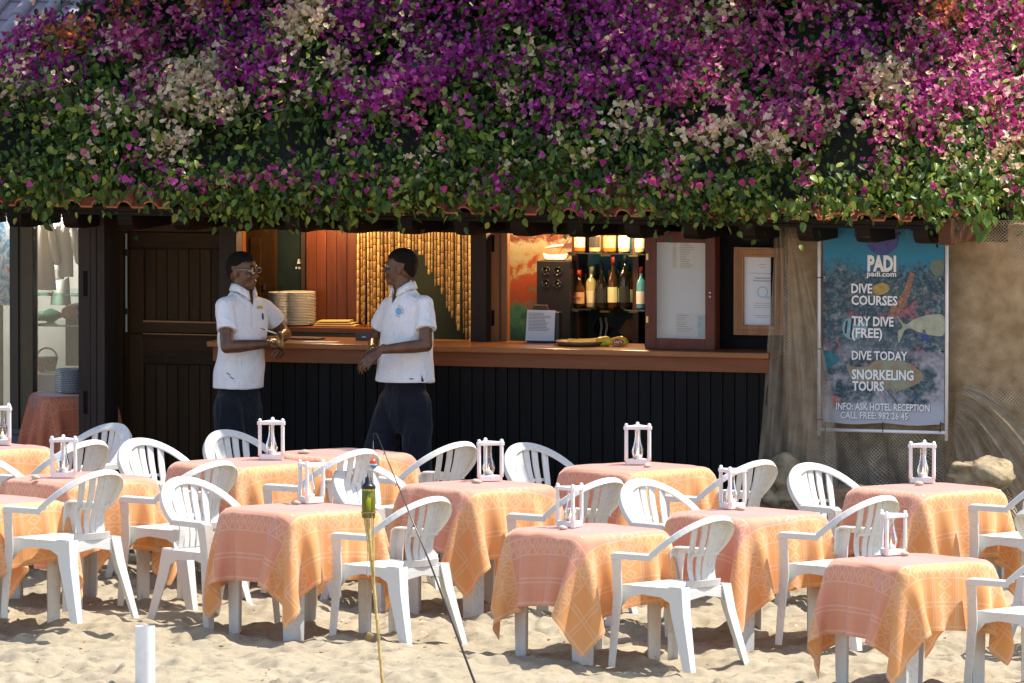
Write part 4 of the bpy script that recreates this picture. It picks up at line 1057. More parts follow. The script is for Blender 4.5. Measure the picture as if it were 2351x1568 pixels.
slab('dark_room_wall', 815, 530, 1085, 800, 1.35, 1.4, simple('dark green room wall', (0.006, 0.012, 0.008), (0.02, 0.035, 0.018), 0.7, 2))

# ------------------------------------------------------------------ mural and shelves
u0, u1, z0, z1 = FR(1150, 530, 1490, 805, 1.3)
M = Mat('painted sea mural'); x, y, z = M.xyz('Generated')
wv = M.noise(2.2, 4, 0.6, M.coord('Generated'), 1.2); w2 = M.noise(5.5, 5, 0.7, M.coord('Generated'), 2.0); w3 = M.noise(3.1, 3, 0.6, M.coord('Generated', (1, 1, 1.7)), 0.6)
left = M.ramp((z + (wv - 0.5) * 1.1 + (w2 - 0.5) * 0.6).sat(), [(0.08, (0.02, 0.07, 0.05)), (0.28, (0.06, 0.2, 0.12)), (0.36, (0.35, 0.06, 0.02)), (0.62, (0.48, 0.10, 0.03)), (0.70, (0.55, 0.42, 0.2)), (0.86, (0.62, 0.55, 0.35)), (0.95, (0.25, 0.07, 0.04))])
right = M.ramp((z + (w3 - 0.5) * 0.4).sat(), [(0.1, (0.01, 0.015, 0.012)), (0.33, (0.03, 0.05, 0.04)), (0.45, (0.12, 0.1, 0.05)), (0.6, (0.02, 0.14, 0.24)), (0.9, (0.03, 0.25, 0.4))])
M.set(Base_Color=M.mix(((x + (wv - 0.5) * 0.3 - 0.45) * 6).sat(), left, right), Roughness=0.6)
mural = ob('mural', boxmesh(u0, u1, 1.3, 1.33, z0, z1), M.m, label='painted underwater mural behind the bottles in orange, green and blue', cat='mural', mw=BM)
ob('mural', None) if False else None
def print_poly(name, pts, v, mat, parent, th=0.002):
    P = [fac(px_, py_, v) for px_, py_ in pts]
    return ob(name, MB().prism(P, 'y', v - th, v).mesh(), mat, parent)
m['stripe_white'] = simple('pale paint', (0.55, 0.5, 0.42), rough=0.7); m['leafpaint'] = simple('orange brown paint', (0.3, 0.10, 0.03), (0.42, 0.16, 0.05), 0.7, 8)
print_poly('painted_fish', [(1362, 755), (1370, 735), (1385, 724), (1398, 745), (1412, 752), (1402, 762), (1394, 775), (1372, 772)], 1.298, m['black_gloss'], mural)
for a in (1376, 1388): print_poly('painted_stripe', [(a, 730), (a + 5, 728), (a + 8, 750), (a + 4, 772), (a, 772), (a + 3, 750)], 1.2955, m['stripe_white'], mural)
print_poly('painted_leaf', [(1420, 762), (1438, 735), (1475, 722), (1490, 745), (1475, 775), (1450, 782)], 1.298, m['leafpaint'], mural)

sh = empty('bottle_shelf', 'wooden bottle shelf with two green glass shelves', 'shelf', mw=BM)
for (a, b) in ((1312, 1328), (1452, 1466)): slab('upright', a, 534, b, 805, 1.02, 1.22, m['red_wood'], sh)
zs1 = fac(1390, 578, 1.05)[1]; zs2 = fac(1390, 707, 1.05)[1]
us0, us1 = fac(1310, 640, 1.0)[0], fac(1500, 640, 1.0)[0]
for z in (zs1, zs2):
    ob('glass_shelf', boxmesh(us0, us1, 0.93, 1.24, z - 0.010, z, 0.001), m['shelf_glass'], sh)
    for xx in (1318, 1392, 1458):
        uu = fac(xx, 640, 1.0)[0]; ob('bracket', boxmesh(uu - 0.03, uu + 0.03, 0.96, 1.24, z - 0.024, z - 0.011, 0.002), m['orange_wood'], sh)
def glassy(name, c, rough=0.06): 
    M = Mat(name); M.set(Base_Color=c, Roughness=rough); M.p.inputs['Coat Weight'].default_value = 0.5; return M.m
m['dk_glass'] = glassy('dark bottle glass', (0.012, 0.008, 0.006)); m['amber'] = glassy('amber liquor', (0.35, 0.12, 0.015)); m['clear'] = glassy('pale liquor', (0.45, 0.35, 0.18)); m['blueg'] = glassy('blue glass', (0.1, 0.3, 0.45)); m['greeng'] = glassy('dark green glass', (0.015, 0.03, 0.012)); m['brownl'] = glassy('brown liqueur', (0.06, 0.02, 0.008))
lab = {k: simple('label ' + k, c, rough=0.6) for k, c in dict(cream=(0.7, 0.6, 0.4), tan=(0.5, 0.3, 0.15), black=(0.02, 0.02, 0.02), white=(0.72, 0.7, 0.66), yellow=(0.75, 0.66, 0.35), red=(0.6, 0.04, 0.02), gold=(0.6, 0.4, 0.1)).items()}
def bottle(xc, ytop, ybot, wpx, v, zbase, glass, lb, cap, label, style=0, emb=None):
    u, ztop = fac(xc, ytop, v); H = ztop - zbase; r = wpx / 2 * S49
    t = empty('bottle', label, 'bottle', mw=bmat(u, v, zbase), group='liquor bottles on the shelves')
    if style == 0: prof = [(0, 0), (r * .95, 0), (r, .01), (r, H * .50), (r * .92, H * .56), (r * .42, H * .70), (r * .34, H * .80), (r * .34, H * .9)]
    elif style == 1: prof = [(0, 0), (r * .95, 0), (r, .01), (r, H * .62), (r * .8, H * .68), (r * .36, H * .74), (r * .34, H * .9)]
    else: prof = [(0, 0), (r * .8, 0), (r, .02), (r * 1.0, H * .42), (r * .7, H * .56), (r * .34, H * .66), (r * .33, H * .86)]
    ob('body', MB().lathe(prof, 18).mesh(smooth=True), m[glass], t)
    ob('cap', MB().lathe([(r * .38, H * .84), (r * .38, H * .99), (r * .3, H), (0, H)], 12).mesh(smooth=True), lab[cap] if cap in lab else m[cap], t)
    if lb:
        mb = MB(); h0, h1 = H * .12, H * .42; vs = []; n = 12
        for k in range(n + 1):
            a = -math.pi / 2 - 1.25 + 2.5 * k / n
            for z in (h0, h1): vs.append(((r + .0012) * math.cos(a), (r + .0012) * math.sin(a), z))
        mb.add(vs, [(2 * k, 2 * k + 2, 2 * k + 3, 2 * k + 1) for k in range(n)])
        L_ = ob('label', mb.mesh(smooth=True), lab[lb], t)
        if emb:
            tx = ob('lettering', text_mesh(emb, H * 0.06, 0.0005, 0.0005, 'CENTER', 0.8), lab['red' if lb != 'red' else 'white'], L_); tx.location = (0, -r - 0.0022, H * .26)
    return t
bottle(1330, 620, 697, 29, 1.02, zs2, 'brownl', 'tan', 'red', 'squat brown liqueur bottle with red cap on the lower shelf', 2, 'DRAMBUIE')
bottle(1358, 612, 697, 25, 1.05, zs2, 'clear', 'cream', 'yellow', 'clear bottle with yellow neck foil and cream label on the lower shelf', 1)
bottle(1382, 600, 698, 24, 1.02, zs2, 'dk_glass', 'black', 'black', 'dark bottle with black label in the middle of the lower shelf', 0)
bottle(1407, 590, 699, 24, 1.03, zs2, 'brownl', 'yellow', 'red', 'tall bottle with red neck seal and yellow label', 0)
bottle(1434, 585, 701, 25, 1.02, zs2, 'dk_glass', 'black', 'black', 'tallest black wine bottle at the right of the lower shelf', 1)
bottle(1472, 612, 703, 22, 1.03, zs2, 'blueg', 'white', 'red', 'bottle with white and blue label half hidden by the menu case', 1)
for i, (xx, w, gl, lb) in enumerate(((1332, 26, 'amber', 'cream'), (1366, 27, 'clear', 'black'), (1400, 30, 'amber', 'tan'), (1433, 27, 'clear', 'white'), (1470, 24, 'clear', 'cream'))):
    bottle(xx, 492, 576, w, 1.03, zs1, gl, lb, 'gold', ['amber bottle at the left end of the upper shelf', 'clear bottle with black label on the upper shelf', 'wide amber bottle in the middle of the upper shelf', 'pale bottle with white label on the upper shelf', 'pale bottle at the right end of the upper shelf'][i], 1)
bottle(1400, 620, 697, 20, 1.15, zs2, 'greeng', None, 'gold', 'green bottle at the back of the lower shelf', 0)

for i, (xx, yy, w, gl, lb, lab_) in enumerate(((1345, 612, 19, 'amber', None, 'amber bottle in the back row behind the squat liqueur'), (1371, 606, 19, 'greeng', 'cream', 'green bottle in the back row behind the clear bottle'), (1421, 600, 19, 'dk_glass', 'white', 'dark bottle in the back row between red seal and wine bottles'), (1446, 606, 17, 'brownl', 'cream', 'brown bottle in the back row at the right upright'))):
    bottle(xx, yy, 700, w, 1.15, zs2, gl, lb, 'black', lab_, i % 2)
for i, (xx, w, gl, lab_) in enumerate(((1349, 20, 'brownl', 'brown bottle in the back row at the left of the upper shelf'), (1383, 20, 'clear', 'pale bottle in the back row of the upper shelf'), (1417, 20, 'greeng', 'green bottle in the back row of the upper shelf'))):
    bottle(xx, 490, 576, w, 1.16, zs1, gl, None, 'black', lab_, 0)
# speaker with four cones, model ship on it
zc_ = zt + 0.0005
def fitz(x, y, v): return fac(x, y, v)
us_, zs_ = fac(1270, 600, 0.9); 
spk = empty('loudspeaker', 'tall black loudspeaker with four round cones', 'loudspeaker', mw=bmat(us_, 0.9, zs_))
zlow = fac(1270, 790, 0.9)[1] - zs_; hw_ = (fac(1308, 700, 0.9)[0] - fac(1232, 700, 0.9)[0]) / 2
ob('cabinet', boxmesh(-hw_, hw_, 0, 0.2, zlow, 0, 0.004), m['black_plastic'], spk)
for cx_ in (-0.43, 0.28):
    for k in range(2):
        zz = -0.065 - 0.082 * k
        mb = MB().lathe([(0.030, 0.0), (0.030, 0.006), (0.026, 0.005), (0.012, -0.006), (0.009, 0.002), (0, 0.004)], 18)
        mb.v = [(a + cx_ * hw_, -c - 0.001, b + zz) for a, b, c in mb.v]; ob('cone', mb.mesh(smooth=True), m['black_gloss'], spk)
ship = empty('model_ship', 'white model sailing boat on top of the loudspeaker', 'model ship', mw=bmat(fac(1278, 590, 1.0)[0], 0.98, zs_ + 0.001))
hp = [(-0.085, 0.045), (-0.07, 0.012), (-0.05, 0.004), (0.06, 0.004), (0.08, 0.02), (0.09, 0.05), (0.05, 0.037), (-0.04, 0.036)]
ob('hull', MB().prism(hp, 'y', -0.018, 0.018).mesh(bevel=0.006), m['white_paint'], ship)
ob('stand', boxmesh(-0.06, 0.06, -0.015, 0.015, 0, 0.005), m['red_wood'], ship)
ob('mast', MB().tube([(0.02, 0, 0.03), (0.02, 0, 0.17)], 0.002, 6).tube([(-0.08, 0, 0.07), (0.05, 0, 0.09)], 0.002, 6).mesh(), m['pale_wood'], ship)
ob('furled_sail', MB().tube([(-0.075, 0, 0.078), (-0.02, 0, 0.09), (0.05, 0, 0.10)], [0.003, 0.007, 0.003], 8).mesh(smooth=True), m['paper'], ship)
# menu sheet on a black stand
uq0, uq1, zq0, zq1 = FR(1206, 712, 1272, 790, 0.22)
ms = empty('menu_holder', 'black holder with a white typed sheet standing on the counter', 'menu holder', mw=bmat((uq0 + uq1) / 2, 0.22, zt))
ww = (uq1 - uq0) / 2; hh = zq1 - zt
ob('holder', boxmesh(-ww + 0.005, ww + 0.03, 0.012, 0.07, 0.0, hh - 0.012, 0.004), m['black_plastic'], ms)
P = [(-ww, 0.0, 0.012), (ww, 0.0, 0.012), (ww + 0.006, 0.004, hh), (-ww + 0.012, 0.004, hh)]
ms_s = ob('sheet', MB().add([*P, *[(a, b + 0.004, c) for a, b, c in P]], [(0, 1, 2, 3), (7, 6, 5, 4), (0, 4, 5, 1), (1, 5, 6, 2), (2, 6, 7, 3), (3, 7, 4, 0)]).mesh(), m['paper'], ms)
mb = MB(); rl = random.Random(2)
for k in range(13): mb.box(-ww + 0.02, ww - 0.02 - rl.uniform(0, 0.05), -0.0015, -0.0005, hh * 0.9 - k * 0.009, hh * 0.9 - k * 0.009 + 0.003)
ob('typed_lines', mb.mesh(), m['ink'], ms_s)
ub_, zb_ = fac(1240, 708, 0.24)
ob('wooden_block', MB().prism([(-0.055, 0), (0.05, 0), (0.04, 0.03), (-0.04, 0.03)], 'y', 0.0, 0.03).mesh(bevel=0.002), m['red_wood'], label='small red brown wooden block on top of the menu holder', cat='block', mw=bmat(ub_, 0.24, zt + hh + 0.001))
# tray with yellow napkins, crisp packets
ut, zt_ = fac(1328, 792, 0.0)
tray = empty('tray', 'round brown tray with yellow papers on the counter', 'tray', mw=bmat(ut, 0.06, zt))
rt = 0.162
ob('tray_dish', MB().lathe([(0, 0.003), (rt * .85, 0.003), (rt, 0.03), (rt + 0.004, 0.03), (rt * .88, 0.0), (0, 0.0)], 32).mesh(smooth=True), simple('brown tray', (0.10, 0.05, 0.025), (0.16, 0.085, 0.04), 0.35, 20), tray)
for k, a in enumerate((-0.04, 0.02, 0.07)):
    ob('yellow_paper', MB().add([(a - .06, -.02, .008), (a + .05, -.03, .012), (a + .02, .03, .035 + .006 * k), (a - .05, .03, .04)], [(0, 1, 2, 3)]).mesh(), simple('yellow paper %d' % k, (0.75, 0.45, 0.05), rough=0.7), tray)
def packet(x, y, label, rz, logo):
    u, z = fac(x, y, 0.0); t = empty('crisp_packet', label, 'crisp packet', mw=bmat(u, 0.03, zt, rz), group='crisp packets on the counter')
    mb = MB().ell((0, 0, 0.03), (0.062, 0.028, 0.034), 20, 12)
    mb.v = [(a, b + 0.004 * math.sin(90 * a + 40 * c), max(0.001, c + 0.003 * math.sin(70 * a))) for a, b, c in mb.v]
    bg_ = ob('bag', mb.mesh(smooth=True), simple('yellow foil', (0.82, 0.52, 0.02), (0.85, 0.62, 0.08), 0.22, 25), t)
    if logo:
        e = MB(); e.prism([(0.036 * math.cos(k * 0.393), 0.032 + 0.019 * math.sin(k * 0.393)) for k in range(16)], 'y', -0.033, -0.03)
        ob('logo_oval', e.mesh(), lab['red'], bg_)
        tx = ob('lettering', text_mesh("Lay's", 0.027, 0.001, 0.0006, 'CENTER'), lab['white'], bg_); tx.location = (0, -0.0345, 0.024)
packet(1418, 800, 'yellow crisp packet with a red oval logo beside the menu case', 0.1, True)
packet(1384, 797, 'plain yellow crisp packet next to the brown tray', -0.3, False)

# ------------------------------------------------------------------ plates, cloth, papers on the left of the counter
def plate_mesh(r, mat2=None):
    return MB().lathe([(0, 0), (r * .55, 0), (r * .6, .004), (r * .97, .011), (r, .0135), (r * .97, .0145), (r * .62, .008), (0, .007)], 24).mesh(smooth=True)
pmA = plate_mesh(0.122); pmA.materials.append(m['ceramic']); pmB = plate_mesh(0.085); pmB.materials.append(m['ceramic'])
zbk = fac(740, 752, 0.62)[1] + 0.001
for (xx, ytop, pm, lb, v_) in ((682, 671, pmA, 'cream dinner plate in the tall stack behind the man with glasses', 0.76), (645, 672, pmB, 'small cream side plate in the stack touching the taller plate stack', 0.70)):
    u, ztp = fac(xx, ytop, v_); n = 21; dz = (ztp - zbk) / n
    for k in range(n):
        o = ob('plate', pm, None, label=lb, cat='plate', group=lb.split(' in the')[0] + 's', mw=bmat(u + rr.uniform(-.002, .002), v_, zbk + k * dz, rr.uniform(0, 6)))
u, z = fac(765, 742, 0.7)
yc = MB(); 
for k in range(3): yc.box(-0.14 + 0.012 * k, 0.13 - 0.02 * k, -0.08, 0.07, 0.002 + k * 0.011, 0.010 + k * 0.011)
me = yc.mesh(bevel=0.003)
for v__ in me.vertices: v__.co.z += 0.008 * math.sin(v__.co.x * 22) ** 2 * (v__.co.z > 0.003)
ob('folded_napkins', me, simple('yellow cotton', (0.72, 0.52, 0.16), (0.78, 0.6, 0.25), 0.85, 12), label='folded yellow cloth beside the plate stacks', cat='napkins', mw=bmat(u, 0.78, zbk, 0.1))
u, z = fac(840, 782, 0.1)
ct = empty('card_terminal', 'grey card terminal on the counter left of the man looking left', 'card terminal', mw=bmat(u, 0.12, zt))
ob('body', MB().prism([(-0.05, 0), (0.06, 0), (0.06, 0.02), (-0.05, 0.055)], 'x', -0.06, 0.06).mesh(bevel=0.004), simple('grey plastic', (0.07, 0.07, 0.065), rough=0.5), ct)
ob('badge', boxmesh(-0.015, 0.01, -0.053, -0.0505, 0.02, 0.026), m['paper'], ct)
u, z = fac(700, 778, 0.0)
mb = MB(); mb.box(-0.10, 0.10, -0.06, 0.05, 0.001, 0.012); me = mb.mesh(bevel=0.003)
for v__ in me.vertices: v__.co.z += 0.015 * max(0, v__.co.x + 0.02) 
ob('folder', me, simple('dark brown folder', (0.05, 0.035, 0.03), rough=0.5), label='dark bill folder lying on the counter by the clasped hands', cat='folder', mw=bmat(u, 0.05, zt, -0.15))
ob('paper_sheet', boxmesh(-0.11, 0.11, -0.06, 0.06, 0.001, 0.0025), m['paper'], label='white paper sheet lying flat near the counter edge', cat='paper', mw=bmat(fac(735, 784, -0.15)[0], -0.14, zt, 0.08))

# ------------------------------------------------------------------ menu case on the counter
v0 = -0.14
ua, ub2, za, zb2 = FR(1481, 531, 1641, 806, v0)
case = empty('menu_case', 'dark cherry wood glazed menu case standing on the counter', 'menu case', mw=bmat(ua, v0, zt))
W_ = ub2 - ua; H_ = zb2 - zt; D_ = 0.115; fw = 0.115
ob('back_board', boxmesh(0.012, W_ - 0.012, D_ - 0.02, D_, 0.012, H_ - 0.012), m['paper'], case)
for nm_, a, b, c, d in (('side_panel', 0, 0.012, 0, H_), ('side_panel', W_ - 0.012, W_, 0, H_)): ob(nm_, boxmesh(a, b, 0.021, D_ + 0.001, c, d, 0.002), m['case_wood'], case)
for nm_, c, d in (('case_floor', 0, 0.0118), ('case_top', H_ - 0.0118, H_)): ob(nm_, boxmesh(0.0125, W_ - 0.0125, 0.021, D_ + 0.0005, c, d, 0.001), m['case_wood'], case)
dr = ob('door_frame', boxmesh(0, fw * 0.62, 0, 0.02, 0, H_, 0.004), m['case_wood'], case)
ob('door_frame', boxmesh(W_ - fw * 0.55, W_, 0, 0.02, 0, H_, 0.004), m['case_wood'], case)
ob('door_frame', boxmesh(fw * 0.62 + .0005, W_ - fw * 0.55 - .0005, 0.001, 0.019, 0, fw * 0.6, 0.004), m['case_wood'], case)
ob('door_frame', boxmesh(fw * 0.62 + .0005, W_ - fw * 0.55 - .0005, 0.001, 0.019, H_ - fw * 0.62, H_, 0.004), m['case_wood'], case)
ob('pane', boxmesh(fw * 0.6, W_ - fw * 0.53, 0.009, 0.012, fw * 0.58, H_ - fw * 0.6), m['pane'], case)
for zz in (0.40, 0.43):
    mb = MB().lathe([(0.009, 0), (0.008, 0.004), (0, 0.004)], 12); mb.v = [(W_ - 0.032 + a, -c - .0005, H_ * zz / 0.76 * 0.86 + b) for a, b, c in mb.v]; ob('lock', mb.mesh(smooth=True), m['steel'], case)
for zz in (0.25, 0.78): ob('hinge', boxmesh(0.008, 0.022, -0.005, -0.0005, H_ * zz - 0.02, H_ * zz + 0.02, 0.001), m['brass'], case)
fsh = D_ - 0.024
menu1 = ob('menu_sheet', boxmesh(fw * 0.62 + 0.07, W_ - fw * 0.55 - 0.004, fsh, fsh + 0.002, H_ * 0.675, H_ * 0.90), simple('cream paper', (0.74, 0.72, 0.66), rough=0.8), case)
mb = MB()
for k in range(14):
    zz = H_ * 0.885 - k * 0.011
    mb.box(fw * 0.62 + 0.08, fw * 0.62 + 0.105, fsh - .0012, fsh - .0004, zz, zz + 0.004); mb.box(fw * 0.62 + 0.13, fw * 0.62 + 0.13 + rl.uniform(0.04, 0.09), fsh - .0012, fsh - .0004, zz, zz + 0.0035)
ob('typed_lines', mb.mesh(), m['ink'], menu1)
menu2 = ob('notice_sheet', boxmesh(fw * 0.62 + 0.10, W_ - fw * 0.55 - 0.006, fsh - .001, fsh + 0.002, fw * 0.6 + 0.0, H_ * 0.30), simple('pale blue notice', (0.62, 0.68, 0.74), rough=0.8), case)
ob('notice_picture', boxmesh(W_ - fw * 0.55 - 0.075, W_ - fw * 0.55 - 0.012, fsh - .003, fsh - .0015, fw * 0.6 + 0.005, H_ * 0.285), simple('blue photo print', (0.12, 0.36, 0.55), (0.3, 0.55, 0.68), 0.7, 18), menu2)
mb = MB()
for k in range(8):
    zz = H_ * 0.28 - k * 0.014; mb.box(fw * 0.62 + 0.11, fw * 0.62 + 0.11 + rl.uniform(0.05, 0.10), fsh - .0022, fsh - .0012, zz, zz + 0.004)
ob('typed_lines', mb.mesh(), m['ink'], menu2)

# certificate in a pale ribbed frame
v0 = 0.0
ua, ub2, za, zb2 = FR(1684, 568, 1800, 770, v0)
cert = empty('certificate_frame', 'certificate in a ribbed honey coloured wooden frame beside the net', 'picture frame', mw=bmat(ua, v0, za))
W_ = ub2 - ua; H_ = zb2 - za; f_ = 0.062
for a, b, c, d in ((0, f_, 0, H_), (W_ - f_, W_, 0, H_), (f_ + .0004, W_ - f_ - .0004, 0, f_), (f_ + .0004, W_ - f_ - .0004, H_ - f_, H_)):
    ob('frame_bar', boxmesh(a, b, 0, 0.05, c, d, 0.003), m['pale_wood'], cert)
for k in range(3):
    q = 0.012 + k * 0.016
    for a, b, c, d in ((q, q + .007, q, H_ - q), (W_ - q - .007, W_ - q, q, H_ - q), (q + .0075, W_ - q - .0075, q, q + .007), (q + .0075, W_ - q - .0075, H_ - q - .007, H_ - q)):
        ob('rib', boxmesh(a, b, -0.005, 0.002, c, d, 0.0015), m['pale_wood'], cert)
ps = ob('certificate', boxmesh(f_ - .004, W_ - f_ + .004, 0.03, 0.034, f_ - .004, H_ - f_ + .004), m['paper'], cert)
mb = MB()
for k, (zz, w_) in enumerate(((.80, .05), (.77, .04), (.70, .17), (.64, .10), (.61, .12), (.36, .10), (.335, .12), (.31, .11), (.22, .12), (.2, .08))):
    mb.box(W_ * .55 - w_ / 2, W_ * .55 + w_ / 2, 0.028, 0.0295, H_ * zz, H_ * zz + (0.008 if k in (3, 4) else 0.003))
ob('typed_lines', mb.mesh(), simple('pale grey ink', (0.42, 0.43, 0.45), rough=0.9), ps)
mb = MB().lathe([(0.028, 0), (0.036, 0), (0.036, 0.001), (0.028, 0.001)], 24, cap=False); mb.v = [(W_ * .55 + a, 0.0285 - c, H_ * .49 + b) for a, b, c in mb.v]
mb.box(W_ * .55 + .015, W_ * .55 + .045, 0.0278, 0.0288, H_ * .49 - .038, H_ * .49 - .028)
ob('round_seal', mb.mesh(), simple('pale blue ink', (0.35, 0.6, 0.75), rough=0.9), ps)

# ------------------------------------------------------------------ shop window at the left
slab('window_sill', -120, 985, 240, 998, 0.53, 0.70, m['terrace'])
slab('plinth', -120, 998, 240, 1235, 0.55, 0.67, simple('blue grey stone', (0.10, 0.12, 0.14), (0.18, 0.2, 0.22), 0.7, 14))
slab('window_post', 22, 470, 42, 985, 0.55, 0.65, m['black_plastic'])
slab('window_post', 43, 470, 75, 985, 0.57, 0.67, simple('bronze frame', (0.05, 0.035, 0.015), (0.08, 0.055, 0.025), 0.4))
slab('window_pane', 76, 474, 240, 985, 0.61, 0.615, m['pane'], None, 0)
slab('window_pane', -118, 474, 21, 985, 0.6, 0.605, m['pane'], None, 0)
fabric = simple('white cotton fabric', (0.68, 0.67, 0.62), (0.8, 0.79, 0.75), 0.9, 5)
def dress(x, y0, y1, w0, w1, v, label, sleeves=True):
    v += 0.45; u, z1_ = fac(x, y0, v); _, z0_ = fac(x, y1, v); mb = MB(); n = 22; rws = 9
    t = empty('hanging_garment', label, 'garment', mw=bmat(u, v, z1_), group='white clothes hanging in the shop window')
    vs = []
    for i in range(rws):
        f = i / (rws - 1); wd = (w0 + (w1 - w0) * f) * S49 / 2
        for k in range(n):
            a = 2 * math.pi * k / n; fo = 1 + 0.25 * f * math.sin(k * 2.7 + x)
            vs.append((wd * math.cos(a), 0.04 * math.sin(a) * fo + 0.01 * f * math.sin(k * 3), (z0_ - z1_) * f + 0.012 * math.cos(2 * a) * (1 - f)))
    fs = [(i * n + k, i * n + (k + 1) % n, (i + 1) * n + (k + 1) % n, (i + 1) * n + k) for i in range(rws - 1) for k in range(n)]
    ob('fabric', mb.add(vs, fs).mesh(smooth=True), fabric, t)
    if sleeves:
        for s in (-1, 1):
            ww_ = w0 * S49 / 2; ob('sleeve', MB().capsule((s * ww_ * .8, 0, -.02), (s * (ww_ + .05), 0, -.26), .035, .03, 10).mesh(smooth=True), fabric, t)
    ob('hanger', MB().tube([(0, 0, 0), (0, 0, 0.05), (0.015, 0, 0.065)], 0.003, 6).mesh(), m['steel'], t)
dress(100, 505, 665, 30, 62, 0.45, 'long white dress hanging at the left of the shop window')
dress(128, 498, 640, 34, 40, 0.6, 'white blouse hanging in the middle of the shop window', False)
dress(152, 505, 635, 30, 34, 0.5, 'white shirt hanging at the right of the shop window')
dress(140, 640, 700, 40, 50, 0.75, 'short white lace top hanging low in the shop window', False)
dress(90, 512, 600, 26, 34, 0.62, 'cream top half hidden behind the long white dress', False)
slab('shop_shelf', 76, 672, 178, 680, 0.85, 1.3, m['shelf_glass'])
slab('shop_shelf', 76, 745, 178, 750, 0.85, 1.3, m['shelf_glass'])
slab('shop_cabinet', 150, 700, 200, 840, 1.1, 1.4, simple('dark teal cabinet', (0.015, 0.04, 0.035), rough=0.5))
slab('shop_counter', 76, 860, 220, 900, 0.8, 1.4, simple('pale display counter', (0.45, 0.5, 0.48), rough=0.5))
def lump(x, y, w, h, v, name, mat, label, cat, seed):
    v += 0.45; u, z = fac(x, y, v); r = random.Random(seed); a, b = w * S49 / 2, h * S49 / 2
    mb = MB().ell((0, 0, 0), (a, 0.08, b), 18, 12); f = [r.uniform(20, 60) for _ in range(4)]
    mb.v = [(p_ * (1 + .15 * math.sin(f[0] * q_ + f[1] * s_)), q_, s_ * (1 + .2 * math.sin(f[2] * p_ + f[3] * q_))) for p_, q_, s_ in mb.v]
    return ob(name, mb.mesh(smooth=True), mat, label=label, cat=cat, mw=bmat(u, v, z))
lump(110, 725, 70, 30, 0.62, 'folded_shawl', simple('green shawl', (0.03, 0.07, 0.05), (0.06, 0.12, 0.09), 0.9), 'dark green folded shawl on the shop shelf', 'shawl', 1)
lump(158, 718, 36, 36, 0.56, 'scarf', simple('orange red scarf', (0.5, 0.12, 0.06), (0.6, 0.3, 0.2), 0.9, 14), 'orange red scarf on the shop shelf by the grooved post', 'scarf', 2)
lump(92, 842, 34, 24, 0.5, 'red_purse', simple('pink red leather', (0.6, 0.08, 0.08), (0.7, 0.16, 0.16), 0.5), 'pink red purse on the shop display counter', 'purse', 3)
u, z = fac(108, 832, 0.95)
bk = empty('basket', 'small straw basket in the shop window', 'basket', mw=bmat(u, 0.95, z - 0.055))
ob('weave', MB().lathe([(0, 0), (.05, 0), (.06, .03), (.072, .09), (.066, .088), (.054, .03), (0, .01)], 20).mesh(smooth=True), simple('straw', (0.3, 0.18, 0.07), (0.45, 0.3, 0.13), 0.8, 60, bump=0.8), bk)
ob('handle', MB().tube([(.068 * math.cos(a), 0, .088 + .06 * math.sin(a)) for a in [k * math.pi / 10 for k in range(11)]], .006, 6).mesh(smooth=True), bpy.data.materials['straw'], bk)
M = Mat('blue abstract painting'); w_ = M.noise(6, 5, 0.7, None, 2.5)
M.set(Base_Color=M.ramp(w_, [(0.3, (0.02, 0.07, 0.2)), (0.45, (0.1, 0.3, 0.5)), (0.55, (0.5, 0.6, 0.65)), (0.65, (0.5, 0.2, 0.15)), (0.75, (0.05, 0.1, 0.25))]), Roughness=0.6)
u0, u1, z0, z1 = FR(-80, 480, 22, 700, 0.9)
ob('blue_painting', boxmesh(u0, u1, 0.9, 0.93, z0, z1), M.m, label='blue painted canvas behind the left edge window pane', cat='painting', mw=BM)

# plate table just behind the grooved post, red cloth, stack of rimmed plates
uk, zk = fac(172, 906, 0.14)
kc = B2W(uk, 0.14, zk); ks = 0.74
kt = copy_tree(proto_t); kt.location = (kc.x, kc.y, kc.z - TH); kt.rotation_euler = (0, 0, rad(12)); kt.scale = (ks, ks, 1)
kt['label'] = 'serving table under a brick red cloth behind the grooved post'; kt['group'] = 'white plastic tables'
rc = cloths[1].copy(); rc.materials.clear(); rc.materials.append(m['cloth_red'])
o = ob('tablecloth', rc, None, label='brick red patterned cloth on the serving table behind the grooved post', cat='tablecloth')
o.location = (kc.x, kc.y, kc.z + 0.003); o.rotation_euler = (0, 0, rad(12)); o.scale = (ks, ks, 1)
md = o.modifiers.new('s', 'SUBSURF'); md.levels = md.render_levels = 1
def rim_mat():
    M = Mat('white plate with blue rim'); x, y, z = M.xyz(); n_ = M.n('ShaderNodeVectorMath'); n_.operation = 'LENGTH'; cb = M.n('ShaderNodeCombineXYZ'); M.link(x, cb.inputs[0]); M.link(y, cb.inputs[1]); M.nt.links.new(cb.outputs[0], n_.inputs[0])
    M.set(Base_Color=M.mix(E(M.nt, n_.outputs['Value']).gt(0.1), (0.75, 0.75, 0.75), (0.03, 0.04, 0.12)), Roughness=0.2); return M.m
pmC = MB().lathe([(0, 0), (.06, 0), (.066, .004), (.098, .010), (.1035, .012), (.0985, .0155), (.066, .008), (0, .007)], 24).mesh(smooth=True); pmC.materials.append(rim_mat())
uk2, zk2 = fac(163, 848, 0.10)
for k in range(13):
    ob('plate', pmC, None, label='white plate with dark rim in the stack on the red serving table', cat='plate', group='dark rimmed plates', mw=bmat(uk2, 0.10, kc.z + 0.010 + k * (zk2 - kc.z - 0.01) / 13, k))
